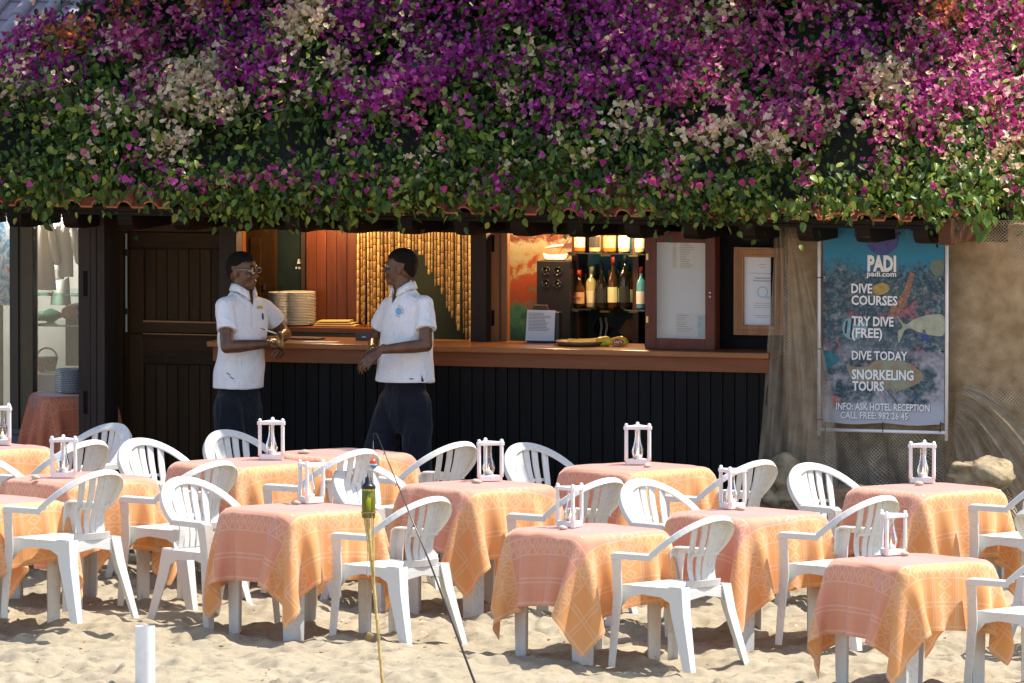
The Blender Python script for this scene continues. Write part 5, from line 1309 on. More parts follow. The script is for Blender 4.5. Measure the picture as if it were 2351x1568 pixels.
# ------------------------------------------------------------------ dive banner on its frame
vB = -0.16
def banner():
    ua, ub_, za, zb_ = FR(1890, 521, 2168, 972, vB); w, h = ub_ - ua, zb_ - za
    t = empty('dive_banner', 'tall printed dive shop banner tied to a white pole frame', 'banner', mw=bmat(ua, vB, za))
    M = Mat('underwater print'); x, y, z = M.xyz('Generated')
    cg = M.coord('Generated', (1, 1, 1.65))
    n1 = M.noise(3.5, 5, 0.65, cg, 0.5); n2 = M.noise(14, 5, 0.75, cg, 0.8); n3 = M.noise(6, 4, 0.6, cg, 1.2); n4 = M.noise(32, 3, 0.7, cg)
    water = M.ramp(z, [(0.55, (0.03, 0.2, 0.32)), (0.85, (0.02, 0.25, 0.42)), (1.0, (0.02, 0.19, 0.36))])
    reef = M.ramp((n2 * 0.6 + n4 * 0.4).sat(), [(0.36, (0.006, 0.018, 0.025)), (0.48, (0.035, 0.085, 0.11)), (0.56, (0.14, 0.19, 0.21)), (0.66, (0.42, 0.40, 0.40))])
    reef = M.mix(((n3 - 0.54) * 9).sat() * (z.lt(0.66)) * z.gt(0.3), reef, M.ramp(n4, [(0.35, (0.10, 0.03, 0.05)), (0.6, (0.5, 0.18, 0.2))]))
    sand_ = M.ramp(n2, [(0.35, (0.25, 0.25, 0.3)), (0.6, (0.5, 0.49, 0.54))])
    lowm = ((n1 - 0.47) * 10).sat() * ((z * -1.0 + 0.46) * 6).sat()
    c = M.mix(lowm, reef, sand_)
    c = M.mix(((z * -1.0 + 0.115 + (n1 - 0.5) * 0.12) * 20).sat(), c, (0.5, 0.53, 0.6))
    edge = ((z - 0.74 + (n1 - 0.5) * 0.28 + (n4 - 0.5) * 0.22 + (x - 0.5).abs() * -0.02) * 14).sat()
    M.set(Base_Color=M.mix(0.22, M.mix(edge, c, water), (0.0, 0.02, 0.05)), Roughness=0.42); M.p.inputs['Specular IOR Level'].default_value = 0.35
    mb = MB(); nx, nz = 14, 24
    def wav(i, k): return 0.004 * math.sin(i * .9 + k * .3) * (k / nz) + 0.003 * math.sin(k * .7)
    for s_ in (0, 1):
        for k in range(nz + 1):
            for i in range(nx + 1): mb.v.append((w * i / nx, s_ * 0.0015, h * k / nz + (0.006 * math.cos(i * 0.9) - 0.004 if k == 0 else 0)))
    I = lambda s_, k, i: s_ * (nz + 1) * (nx + 1) + k * (nx + 1) + i
    for k in range(nz):
        for i in range(nx):
            mb.f.append((I(0, k, i), I(0, k, i + 1), I(0, k + 1, i + 1), I(0, k + 1, i))); mb.f.append((I(1, k, i), I(1, k + 1, i), I(1, k + 1, i + 1), I(1, k, i + 1)))
    sheet = ob('printed_sheet', mb.mesh(fix=False), M.m, t)
    def Q(px_, py_): a, b = fac(px_, py_, vB); return a - ua, b - za
    def poly(name, pts, mat, d=0.0012):
        return ob(name, MB().prism([Q(*p_) for p_ in pts], 'y', -d - 0.0006, -d).mesh(), mat, sheet)
    def sm(P, n=4):
        out = []; N = len(P)
        for i in range(N):
            p0, p1, p2, p3 = (np.array(P[(i + k - 1) % N], float) for k in range(4))
            for k in range(n):
                q = k / n; out.append(tuple(0.5 * (2 * p1 + (p2 - p0) * q + (2 * p0 - 5 * p1 + 4 * p2 - p3) * q * q + (3 * p1 - p0 - 3 * p2 + p3) * q ** 3)))
        return out
    pr = lambda n_, a, b, s_=30: simple('print ' + n_, tuple(q * 0.55 for q in a), tuple(q * 0.85 for q in b), 0.45, s_, detail=5)
    poly('globe_print', [(2026 + 38 * math.cos(a * .2618), 548 + 38 * math.sin(a * .2618)) for a in range(24) if 548 + 38 * math.sin(a * .2618) > 521.5], pr('globe blue', (0.04, 0.05, 0.28), (0.07, 0.08, 0.34)))
    redp = pr('diver red', (0.55, 0.05, 0.05), (0.62, 0.1, 0.09))
    poly('diver_print', sm([(1994, 524), (2010, 526), (2024, 536), (2040, 532), (2056, 522), (2060, 530), (2048, 540), (2034, 545), (2038, 556), (2028, 550), (2012, 548), (2000, 540)]), redp, 0.002)
    poly('angelfish_print', sm([(2002, 662), (2014, 652), (2030, 650), (2042, 658), (2040, 668), (2026, 676), (2012, 676)]), pr('yellow fish', (0.5, 0.32, 0.06), (0.6, 0.42, 0.12)))
    poly('yellow_fish_print', sm([(2136, 606), (2150, 596), (2166, 600), (2166, 624), (2152, 634), (2140, 626)]), pr('yellow fish b', (0.3, 0.28, 0.03), (0.1, 0.2, 0.3), 40))
    poly('coral_branch_print', [(2046, 700), (2060, 690), (2078, 660), (2090, 625), (2100, 628), (2092, 662), (2080, 700), (2060, 724), (2036, 738)], pr('orange coral', (0.16, 0.08, 0.05), (0.5, 0.24, 0.14), 55))
    poly('snapper_print', sm([(2058, 724), (2078, 744), (2094, 736), (2112, 728), (2140, 722), (2167, 726), (2167, 768), (2140, 770), (2108, 762), (2090, 754), (2076, 760), (2064, 788), (2062, 762), (2072, 750)]), pr('pale snapper', (0.42, 0.46, 0.32), (0.55, 0.56, 0.4), 12))
    poly('blue_fish_print', sm([(2112, 770), (2122, 756), (2130, 772), (2138, 788), (2128, 784)]), pr('blue fish', (0.02, 0.04, 0.3), (0.05, 0.1, 0.4)))
    bf = poly('butterfly_fish_print', sm([(1934, 750), (1940, 736), (1954, 730), (1962, 745), (1984, 738), (1990, 760), (1970, 778), (1950, 778), (1938, 768)]), pr('pale blue fish', (0.18, 0.42, 0.55), (0.3, 0.55, 0.65)))
    poly('fish_stripe_print', [(1942, 738), (1947, 735), (1944, 765), (1939, 765)], m['black_gloss'], 0.002); poly('fish_stripe_print', [(1955, 731), (1959, 733), (1956, 776), (1951, 776)], m['black_gloss'], 0.002)
    poly('parrotfish_print', sm([(1944, 838), (1962, 842), (1990, 842), (2010, 828), (2050, 824), (2086, 834), (2112, 852), (2120, 866), (2108, 880), (2080, 892), (2062, 898), (2050, 906), (2056, 894), (2020, 890), (1990, 880), (1958, 872), (1950, 858)]), pr('parrotfish', (0.5, 0.2, 0.07), (0.25, 0.4, 0.3), 9))
    poly('teal_fish_print', sm([(1891, 806), (1912, 812), (1930, 824), (1914, 838), (1892, 850)]), pr('teal fish', (0.02, 0.18, 0.25), (0.03, 0.25, 0.3)))
    poly('red_coral_print', sm([(1906, 912), (1920, 908), (1930, 916), (1926, 928), (1912, 930)]), pr('red coral', (0.6, 0.06, 0.1), (0.6, 0.3, 0.3), 60))
    wht, shd = simple('white lettering', (0.80, 0.80, 0.80), rough=0.5), simple('lettering drop shadow', (0.02, 0.03, 0.06), rough=0.6)
    for s_, px_, py_, capx, x1, bold in (('PADI', 1992, 621, 34, 2058, .0065), ('padi.com', 1991, 634, 12, 2058, .0012), ('DIVE', 1955, 672, 21, 2003, .0022), ('COURSES', 1955, 699, 21, 2061, .0022), ('TRY DIVE', 1956, 747, 21, 2052, .0022), ('(FREE)', 1956, 774, 21, 2026, .0022),
                                     ('DIVE TODAY', 1956, 825, 20, 2084, .0018), ('SNORKELING', 1956, 870, 22, 2098, .0026), ('TOURS', 1957, 896, 21, 2030, .0026), ('INFO: ASK HOTEL RECEPTION', 1920, 940, 16, 2135, .0015), ('CALL FREE: 982 26 45', 1930, 960, 15, 2085, .0012)):
        a, z0_ = Q(px_, py_); b, _ = Q(x1, py_); _, z1_ = Q(px_, py_ - capx)
        me = text_mesh(s_, 1.0 * (z1_ - z0_) / 0.70, bold, 0.0004); X = [v_.co.x for v_ in me.vertices]; k = (b - a) / (max(X) - min(X)); x0 = min(X)
        for v_ in me.vertices: v_.co.x = (v_.co.x - x0) * k
        me2 = me.copy()
        o = ob('lettering', me, wht, sheet); o.location = (a, -0.0038, z0_)
        o = ob('lettering_shadow', me2, shd, sheet); o.location = (a + 0.003, -0.0027, z0_ - 0.003)
    # poles
    pole = m['white_pipe']
    for (xa, ya, yb) in ((1880, 517, 1000), (2173, 522, 1012)):
        a, z0_ = Q(xa, yb); _, z1_ = Q(xa, ya); ob('pole', MB().lathe([(0, z0_), (.011, z0_), (.011, z1_ + .3)], 14, (a, 0, 0)).mesh(smooth=True), pole, t)
    a, z0_ = Q(1884, 986); b, z1_ = Q(2170, 993)
    ob('bottom_bar', MB().tube([(a, -0.004, z0_), (b, -0.004, z0_ - .002)], .0105, 12).mesh(smooth=True), pole, t)
    for (px_, py_) in ((1882, 637), (1882, 801), (1882, 963), (2170, 641), (2170, 807), (2170, 973)):
        a, z0_ = Q(px_, py_); s_ = 1 if px_ < 2000 else -1
        ob('cable_tie', MB().tube([(a - .016, -.006, z0_), (a + s_ * 0.004, -.014, z0_), (a + s_ * .028, -.006, z0_ - .001)], .003, 6).mesh(), m['black_plastic'], t)
        ob('eyelet', MB().lathe([(.004, 0), (.007, 0), (.007, .001), (.004, .001)], 12, cap=False).mesh(), m['steel'], t, mw=Matrix.Translation((a + s_ * .03, -.003, z0_)) @ Matrix.Rotation(math.pi / 2, 4, 'X'))
    for px_ in (1896, 2028, 2160):
        a, z0_ = Q(px_, 968); ob('cable_tie', MB().tube([(a, -.006, z0_), (a, -.014, z0_ - .03), (a + .001, -.016, z0_ - .065)], .003, 6).mesh(), m['black_plastic'], t)
banner()

# ------------------------------------------------------------------ nets
def net_mat(name, c1, c2, cell, thr):
    M = Mat(name); q = M.n('ShaderNodeSeparateXYZ'); M.link(M.tc.outputs['UV'], q.inputs[0])
    u, v = E(M.nt, q.outputs[0]), E(M.nt, q.outputs[1])
    wob = M.noise(12, 2, 0.5, M.coord('UV'))
    a = ((u + v) * (1 / cell) + wob * 2.0).frac(); b = ((u - v) * (1 / cell) + wob * 2.0).frac()
    msk = a.lt(thr).max(b.lt(thr))
    M.set(Base_Color=M.ramp(M.noise(9, 4, 0.6, M.coord('UV')), [(0.3, c1), (0.7, c2)]), Roughness=0.9)
    tr_ = M.n('ShaderNodeBsdfTransparent'); mx = M.n('ShaderNodeMixShader'); M.link(msk, mx.inputs[0]); M.nt.links.new(tr_.outputs[0], mx.inputs[1]); M.nt.links.new(M.p.outputs[0], mx.inputs[2]); M.nt.links.new(mx.outputs[0], M.out.inputs[0])
    return M.m
def net_sheet(fn, nu, nv, su, sv):
    me = bpy.data.meshes.new('net'); vs = []; fs = []
    for j in range(nv + 1):
        for i in range(nu + 1): vs.append(tuple(fn(i / nu, j / nv)))
    fs = [(j * (nu + 1) + i, j * (nu + 1) + i + 1, (j + 1) * (nu + 1) + i + 1, (j + 1) * (nu + 1) + i) for j in range(nv) for i in range(nu)]
    me.from_pydata(vs, [], fs); uv = me.uv_layers.new(name='UVMap')
    for l in me.loops: uv.data[l.index].uv = ((l.vertex_index % (nu + 1)) / nu * su, (l.vertex_index // (nu + 1)) / nv * sv)
    me.polygons.foreach_set('use_smooth', [True] * len(me.polygons)); return me
m['net'] = net_mat('brown fishing net', (0.34, 0.26, 0.18), (0.56, 0.46, 0.34), 0.016, 0.22)
m['net_tan'] = net_mat('tan fishing net', (0.22, 0.16, 0.09), (0.62, 0.5, 0.33), 0.022, 0.26)
# gathered curtain
def fn_gather(a, b):
    y = 518 + b * 600
    xl = 1772 - 30 * b ** 1.4; xr = 1812 + 95 * min(1, b * 1.5) ** 0.8 + 15 * b
    x = xl + (xr - xl) * a
    u, z = fac(x, y, -0.24)
    return u, -0.20 + (0.035 * math.sin(a * 27 + 2 * math.sin(b * 4)) + 0.025 * math.sin(a * 12 - b * 3)) * (0.55 + 0.45 * b) + 0.014 * math.sin(a * 61 + b * 9) - 0.08 * b, z
ob('net_curtain', net_sheet(fn_gather, 90, 40, 1.5, 1.7), m['net'], label='brown fishing net gathered like a curtain left of the dive banner', cat='fishing net', mw=BM)
def fn_wall(a, b):
    x = 1800 + a * 780; y = 505 + b * 700
    u, z = fac(x, y, -0.06)
    lower = max(0, b - 0.55) / 0.45
    fold = 0.06 * lower * (math.sin(a * 46 - b * 16) + 0.6 * math.sin(a * 83 - b * 22))
    rad_ = max(0, a - 0.48)
    return u + 0.10 * lower * rad_ * 2, -0.05 - 0.02 * math.sin(a * 11 + b * 5) - 0.015 * math.sin(a * 23 - b * 9) + fold - 0.28 * max(0, lower) * (1.0 if a > 0.5 else 0.3), z
ob('wall_net', net_sheet(fn_wall, 150, 70, 2.3, 2.0), m['net_tan'], label='tan fishing net draped over the plaster wall behind the dive banner', cat='fishing net', mw=BM)
def fn_drape(a, b):                           # pleats swept from the banner pole to the lower right
    sx_, sy_ = 2180 + 30 * a, 1015 - 130 * a; ex_, ey_ = 2205 + 300 * a, 1190 - 30 * a
    f = b ** 0.9; x = sx_ + (ex_ - sx_) * f; y = sy_ + (ey_ - sy_) * (b ** 1.5)
    u, z = fac(x, y, -0.15); w = math.sin(math.pi * min(1, b * 1.3)) * 0.6 + 0.4
    return u, -0.12 - 0.22 * b + w * (0.03 * math.sin(a * 27 + 2.5 * b) + 0.02 * math.sin(a * 51 - 4 * b) + 0.012 * math.sin(a * 97 + 5 * b)), z
m['net_grey'] = net_mat('grey brown net', (0.22, 0.17, 0.11), (0.46, 0.38, 0.27), 0.016, 0.27)
ob('draped_net', net_sheet(fn_drape, 140, 40, 1.6, 1.3), m['net_grey'], label='grey brown net swept in pleats to the right of the dive banner', cat='fishing net', mw=BM)
def rope(pts, r, n_): return MB().tube(pts, r, n_)
# ------------------------------------------------------------------ rocks, driftwood, carved head under the banner
def rockmesh(c, r, seed, amp=0.18, n=28):
    mb = MB().ell((0, 0, 0), (1, 1, 1), n, n * 2 // 3); q = np.random.RandomState(seed); Fq = q.normal(0, 1, (14, 3)) * np.linspace(1.5, 9, 14)[:, None]; ph = q.uniform(0, 6, 14); am = amp / np.linspace(1, 5, 14)
    V = np.array(mb.v); d = 1 + (np.sin(V @ Fq.T + ph) * am).sum(1); V = V * d[:, None]
    mb.v = [(c[0] + a[0] * r[0], c[1] + a[1] * r[1], c[2] + a[2] * r[2]) for a in V]; return mb
def stand(x, y, v): 
    u, z = fac(x, y, v); return u, z
u, z = stand(1802, 1118, -0.42)
ob('rock', rockmesh((0, 0, 0.12), (0.14, 0.12, 0.13), 3, 0.22).mesh(smooth=True), m['rock'], label='pale upright rock at the foot of the net curtain', cat='rock', mw=bmat(u, -0.42, z - 0.1))
u, z = stand(1775, 1150, -0.5)
ob('rock', rockmesh((0, 0, 0), (0.14, 0.12, 0.10), 5, 0.2).mesh(smooth=True), m['rock'], label='rough pale rock low down left of the driftwood', cat='rock', mw=bmat(u, -0.5, z))
u, z = stand(1870, 1130, -0.45)
mb = MB().tube([(-0.42, 0, 0.03), (-0.2, 0.01, 0.05), (0.1, -0.02, 0.045), (0.5, 0.02, 0.05), (0.95, 0.0, 0.04)], [0.05, 0.062, 0.055, 0.06, 0.045], 12)
V = np.array(mb.v); V += 0.010 * np.sin(V[:, ::-1] * 60); mb.v = [tuple(a) for a in V]
ob('driftwood_log', mb.mesh(smooth=True), m['drift'], label='long weathered driftwood log below the dive banner', cat='log', mw=bmat(u, -0.42, z - 0.05))
u, z = stand(1935, 1148, -0.55)
mb = rockmesh((0, 0, 0), (0.17, 0.10, 0.10), 9, 0.35); ob('driftwood_stump', mb.mesh(smooth=True), m['drift'], label='knotted driftwood stump in front of the long log', cat='stump', mw=bmat(u, -0.55, z))
u, z = stand(2250, 1088, -0.5)
hd = empty('stone_head', 'weathered stone head lying on its back at the right', 'sculpture', mw=bmat(u, -0.5, z))
mb = MB()
mb.add(*(lambda q: (q.v, q.f))(rockmesh((0.04, 0, 0), (0.18, 0.13, 0.11), 12, 0.10)))
mb.ell((-0.125, -0.06, 0.05), (0.045, 0.05, 0.03), 12, 8); mb.ell((-0.15, -0.085, -0.01), (0.04, 0.035, 0.022), 12, 8); mb.ell((-0.12, -0.085, -0.055), (0.045, 0.03, 0.014), 12, 8); mb.ell((-0.115, -0.085, -0.085), (0.045, 0.03, 0.014), 12, 8); mb.ell((-0.08, -0.09, 0.055), (0.05, 0.035, 0.018), 12, 8)
def remesh(mesh, vox, smooth=4, fac_s=0.5):
    o = bpy.data.objects.new('tmp', mesh); col.objects.link(o)
    r_ = o.modifiers.new('r', 'REMESH'); r_.mode = 'VOXEL'; r_.voxel_size = vox; r_.use_smooth_shade = True
    if smooth:
        s_ = o.modifiers.new('s', 'SMOOTH'); s_.iterations = smooth; s_.factor = fac_s
    dg = bpy.context.evaluated_depsgraph_get(); me = bpy.data.meshes.new_from_object(o.evaluated_get(dg)); bpy.data.objects.remove(o)
    me.polygons.foreach_set('use_smooth', [True] * len(me.polygons)); return me
ob('face', remesh(mb.mesh(), 0.008, 2), m['rock'], hd)

# ------------------------------------------------------------------ two waiters
def skin_mat():
    M = Mat('dark brown skin'); n = M.noise(14, 4, 0.6); n2 = M.noise(160, 2, 0.6)
    M.set(Base_Color=M.ramp(n, [(0.3, (0.085, 0.036, 0.016)), (0.7, (0.15, 0.068, 0.032))]), Roughness=0.36, Subsurface_Weight=0.08, Subsurface_Scale=0.01)
    M.bump(n2, 0.08, 0.002); return M.m
def fabric_mat(name, c1, c2, rough=0.85):
    M = Mat(name); n = M.noise(7, 4, 0.6); w = M.noise(500, 2, 0.6)
    M.set(Base_Color=M.ramp(n, [(0.3, c1), (0.7, c2)]), Roughness=rough, Sheen_Weight=0.15); M.p.inputs['Specular IOR Level'].default_value = 0.2
    f1_ = M.noise(5.5, 3, 0.55, M.coord('Object', (1.6, 1.6, 0.55)), 1.4); f2_ = M.noise(11, 3, 0.6, M.coord('Object', (1, 1, 0.8)), 2.0)
    M.bump(f1_ * 0.6 + f2_ * 0.37 + w * 0.012, 0.75, 0.05); return M.m
m['skin'] = skin_mat(); m['shirt'] = fabric_mat('white pique cotton', (0.76, 0.76, 0.78), (0.82, 0.82, 0.83)); m['trousers'] = fabric_mat('navy trousers', (0.004, 0.005, 0.010), (0.008, 0.010, 0.018), 0.8)
m['hair'] = simple('short black hair', (0.005, 0.004, 0.003), (0.016, 0.011, 0.008), 0.85, 120, bump=0.8, bscale=220, spec=0.2)
m['eye_white'] = simple('eye white', (0.3, 0.26, 0.22), rough=0.2); m['iris'] = simple('dark iris', (0.01, 0.006, 0.004), rough=0.1)
def frame_of(f):
    f = Vector(f).normalized(); up = Vector((0, 0, 1)); s = up.cross(f).normalized(); up = f.cross(s); return f, s, up
def head(mb, c, f, tilt=0.0, k=1.0):
    f, s, up = frame_of((f[0], f[1], tilt)); R = Matrix((f, s, up)).transposed(); c = Vector(c)
    P = lambda a, b, d: c + (f * a + s * b + up * d) * k
    E_ = lambda a, b, d, r: mb.ell(P(a, b, d), [q * k for q in r], 20, 14, R)
    E_(-0.012, 0, 0.030, (0.098, 0.076, 0.088)); E_(-0.03, 0, 0.0, (0.075, 0.07, 0.08)); E_(0.028, 0, -0.03, (0.066, 0.062, 0.082)); E_(0.042, 0, -0.085, (0.046, 0.044, 0.034)); E_(0.072, 0, -0.103, (0.018, 0.02, 0.016))
    mb.capsule(P(0.084, -0.03, 0.024), P(0.084, 0.03, 0.024), 0.011 * k, 0.011 * k, 10)
    mb.capsule(P(0.088, 0, 0.012), P(0.108, 0, -0.030), 0.007 * k, 0.013 * k, 10)
    for q in (-1, 1):
        E_(0.098, q * 0.013, -0.036, (0.011, 0.010, 0.008)); E_(0.062, q * 0.038, -0.03, (0.028, 0.022, 0.026)); E_(-0.006, q * 0.074, -0.012, (0.017, 0.008, 0.032)); E_(-0.012, q * 0.078, -0.004, (0.012, 0.006, 0.022))
    E_(0.088, 0, -0.062, (0.014, 0.024, 0.0075)); E_(0.085, 0, -0.077, (0.014, 0.021, 0.0085))
    return P, R
def hand(mb, w, d, n, side, curl=(0.35, 0.5, 0.4), spread=0.12, k=1.0):
    w, d, n = Vector(w), Vector(d).normalized(), Vector(n).normalized(); n = (n - d * n.dot(d)).normalized(); l = n.cross(d) * side     # n: back of the hand, l: thumb side
    R = Matrix((d, l, n)).transposed()
    mb.ell(w + d * 0.048 * k, (0.056 * k, 0.041 * k, 0.017 * k), 16, 10, R); mb.capsule(w - d * 0.02, w + d * 0.03 * k, 0.025 * k, 0.022 * k)
    for off, L, sp in ((0.029, 0.078, 1.0), (0.010, 0.088, 0.35), (-0.010, 0.082, -0.35), (-0.029, 0.064, -1.0)):
        p = w + (d * (0.088 - 0.006 * abs(sp)) + l * off) * k; dd = (d + l * spread * sp).normalized(); r = 0.0098 * k
        for j, fr_ in enumerate((0.45, 0.32, 0.25)):
            dd = (dd * math.cos(curl[j]) - n * math.sin(curl[j])).normalized() if j == 0 else (Matrix.Rotation(-curl[j] * side, 3, l) @ dd if False else (dd - n * math.tan(curl[j]) * 0.8).normalized())
            q = p + dd * L * fr_ * k; mb.capsule(p, q, r, r * 0.9, 10); p = q; r *= 0.9
    p = w + (d * 0.022 + l * 0.034) * k; q = p + (d * 0.55 + l * 0.6 - n * 0.25).normalized() * 0.042 * k; mb.capsule(p, q, 0.0135 * k, 0.0115 * k, 10)
    q2 = q + (d * 0.85 + l * 0.15 - n * 0.4).normalized() * 0.034 * k; mb.capsule(q, q2, 0.0115 * k, 0.009 * k, 10)
def wrinkle(me, amp, seed, fz=14, fx=34, mask=None):
    r = np.random.RandomState(seed); n = len(me.vertices); V = np.zeros(n * 3); me.vertices.foreach_get('co', V); V = V.reshape(-1, 3)
    Nn = np.zeros(n * 3); me.vertices.foreach_get('normal', Nn); Nn = Nn.reshape(-1, 3); d = np.zeros(n)
    for k in range(9):
        a = r.uniform(0, 6.28); q = np.array([math.cos(a), math.sin(a), 0]) * r.uniform(0.5, 1) * fx + np.array([0, 0, r.normal(0, fz)])
        w = np.sin(V @ q + r.uniform(0, 6) + 1.6 * np.sin(V @ (r.normal(0, 9, 3)) + k)); d += (np.abs(w) ** 0.7 * np.sign(w)) * r.uniform(0.4, 1) * (0.5 + 0.5 * np.sin(V @ r.normal(0, 7, 3)))
    d *= amp / 3
    if mask is not None: d *= mask(V)
    V += Nn * d[:, None]; me.vertices.foreach_set('co', V.ravel()); me.update()
def rings(mb, R_list, f, s, n=36):
    vs = []; 
    for c, a, b, e in R_list:
        c = Vector(c)
        for k in range(n):
            t = 2 * math.pi * k / n; ct, st = math.cos(t), math.sin(t)
            vs.append(c + s * (a * math.copysign(abs(ct) ** (2 / e), ct)) + f * (b * math.copysign(abs(st) ** (2 / e), st)))
    m_ = len(R_list); fs = [(i * n + k, i * n + (k + 1) % n, (i + 1) * n + (k + 1) % n, (i + 1) * n + k) for i in range(m_ - 1) for k in range(n)]
    fs += [tuple(range(n)), tuple((m_ - 1) * n + k for k in range(n))]
    mb.add(vs, fs)
def patch(me, c, dirn, poly, off, upv=Vector((0, 0, 1)), grid=None):
    """Lay a flat outline (list of (a,b)) on a mesh by casting it along dirn."""
    bvh = BVHTree.FromPolygons([v.co[:] for v in me.vertices], [p.vertices[:] for p in me.polygons]); dirn = Vector(dirn).normalized(); rt = dirn.cross(upv).normalized(); up = rt.cross(dirn)
    def put(a, b):
        o = Vector(c) + rt * a + up * b - dirn * 0.4; h = bvh.ray_cast(o, dirn); return (h[0] if h[0] else o + dirn * 0.4) - dirn * off
    cx, cy = sum(p[0] for p in poly) / len(poly), sum(p[1] for p in poly) / len(poly)
    vs = [put(cx, cy)]; n = len(poly)
    for k in (0.35, 0.7, 1.0): vs += [put(cx + (a - cx) * k, cy + (b - cy) * k) for a, b in poly]
    fs = [(0, 1 + i, 1 + (i + 1) % n) for i in range(n)]
    for q in range(2): fs += [(1 + q * n + i, 1 + (q + 1) * n + i, 1 + (q + 1) * n + (i + 1) % n, 1 + q * n + (i + 1) % n) for i in range(n)]
    mb = MB(); mb.add(vs, fs); return mb.mesh(smooth=True)
def circ(r, n=20, a0=0): return [(r * math.cos(2 * math.pi * k / n), r * math.sin(2 * math.pi * k / n)) for k in range(n)]

def waiter(label, feet, fdir, hdir, htilt, hc, neck, ringsV, sh, el, wr, hands, legs, trousers_top, seed, glasses=False, hem_z=None):
    t = empty('person', label, 'person', loc=feet, group=None); O = Vector(feet); f, s, up = frame_of((fdir[0], fdir[1], 0))
    L_ = lambda p: Vector(p) - O
    # continuous body
    mb = MB(); P, R = head(mb, L_(hc), hdir, htilt)
    mb.capsule(L_(neck) - Vector((0, 0, 0.05)), L_(hc) + Vector((0, 0, -0.05)), 0.062, 0.056, 14)
    top = L_(ringsV[-2][0]); bot = L_(ringsV[0][0])
    mb.capsule(top - Vector((0, 0, 0.08)), bot - Vector((0, 0, 0.03)), 0.085, 0.075, 14); mb.capsule(top - s * 0.12 - Vector((0, 0, 0.06)), top + s * 0.12 - Vector((0, 0, 0.06)), 0.035, 0.035, 12)
    for k in (0, 1):
        a, e_, w_ = L_(sh[k]), L_(el[k]), L_(wr[k])
        mb.capsule(a.lerp(e_, 0.12), e_, 0.042, 0.041, 14); mid = e_.lerp(w_, 0.3); mb.capsule(e_, mid, 0.040, 0.042, 14); mb.capsule(mid, w_, 0.042, 0.027, 14)
        hand(mb, w_, *hands[k])
        hp, kn, an = (L_(q) for q in legs[k]); mb.capsule(hp - Vector((0, 0, 0.06)), kn, 0.055, 0.05, 12); mb.capsule(kn, an, 0.05, 0.035, 12)
    body = ob('body', remesh(mb.mesh(), 0.0055, 5, 0.4), m['skin'], t)
    # close cropped hair that follows the skull
    bme = body.data; Rt = R.transposed(); c0 = P(0, 0, 0); rh = random.Random(seed); idx = {}; mb = MB()
    nrm = [v_.normal.copy() for v_ in bme.vertices]
    for pf in bme.polygons:
        x = Rt @ (pf.center - c0)
        if x.length > 0.16: continue
        if x.x > 0.045: lim = 0.066 - 0.25 * (0.09 - x.x) * (1 if abs(x.y) < 0.045 else 0) - (0.012 if abs(x.y) > 0.05 else 0)
        elif x.x > -0.005: lim = 0.062 - (0.045 - x.x) * 0.75
        else: lim = 0.022 - (-0.005 - x.x) * 1.1
        if abs(x.y) > 0.070 and x.z < 0.03 and x.x > -0.04: continue
        if x.z > lim + rh.uniform(-0.006, 0.006):
            q = []
            for vi in pf.vertices:
                if vi not in idx: idx[vi] = len(mb.v); mb.v.append(tuple(bme.vertices[vi].co + nrm[vi] * 0.0035))
                q.append(idx[vi])
            mb.f.append(tuple(q))
    ob('hair', mb.mesh(smooth=True, fix=False), m['hair'], t)
    for q_ in (-1, 1):
        ey = ob('eye', MB().ell(P(0.0735, q_ * 0.031, 0.004), (0.0125, 0.0125, 0.0105), 14, 10, R).mesh(smooth=True), m['eye_white'], t)
        ob('iris', MB().ell(P(0.0822, q_ * 0.031, 0.004), (0.0045, 0.0065, 0.0065), 10, 8, R).mesh(smooth=True), m['iris'], ey)
        ob('eyebrow', MB().capsule(P(0.094, q_ * 0.014, 0.026), P(0.082, q_ * 0.046, 0.028), 0.0035, 0.0025, 8).mesh(smooth=True), m['hair'], t)
    if glasses:
        mb = MB()
        for q_ in (-1, 1):
            mb.tube([P(0.104, q_ * 0.034, 0.006) + (R @ Vector((-0.004, 0.025 * math.cos(a), 0.016 * math.sin(a)))) for a in [k * math.pi / 8 for k in range(17)]], 0.0016, 5)
            mb.tube([P(0.098, q_ * 0.06, 0.010), P(0.04, q_ * 0.080, 0.012), P(-0.01, q_ * 0.083, 0.006)], 0.0016, 5)
        mb.tube([P(0.104, -0.010, 0.010), P(0.108, 0, 0.013), P(0.104, 0.010, 0.010)], 0.0016, 5)
        gl = ob('glasses', mb.mesh(smooth=True), m['steel'], t)
        for q_ in (-1, 1): ob('lens', MB().add([P(0.1005, q_ * 0.034, 0.006) + (R @ Vector((0, 0.024 * math.cos(a), 0.015 * math.sin(a)))) for a in [k * math.pi / 8 for k in range(16)]], [tuple(range(16))]).mesh(), pane_mat('lens %d' % (q_ + 1), (0.6, 0.62, 0.65), 0.9), gl)
    # shirt
    mb = MB(); rings(mb, [(L_(c_), a, b, e) for c_, a, b, e in ringsV], f, s)
    for k in (0, 1):
        a, e_ = L_(sh[k]), L_(el[k]); e2 = a.lerp(e_, 0.62); mb.capsule(a - Vector((0, 0, 0.012)), e2, 0.058, 0.068, 16, flat1=True); mb.capsule(L_(ringsV[-2][0]) + (-s if k == 0 else s) * 0.05 - Vector((0, 0, 0.015)), a - Vector((0, 0, 0.012)), 0.055, 0.060, 14)
    sm_ = remesh(mb.mesh(), 0.007, 4, 0.5); hz = ringsV[0][0].z - O.z
    wrinkle(sm_, 0.019, seed, 9, 20, lambda V: np.clip((V[:, 2] - hz) / 0.12, 0.35, 1)); shirt = ob('shirt', sm_, m['shirt'], t)
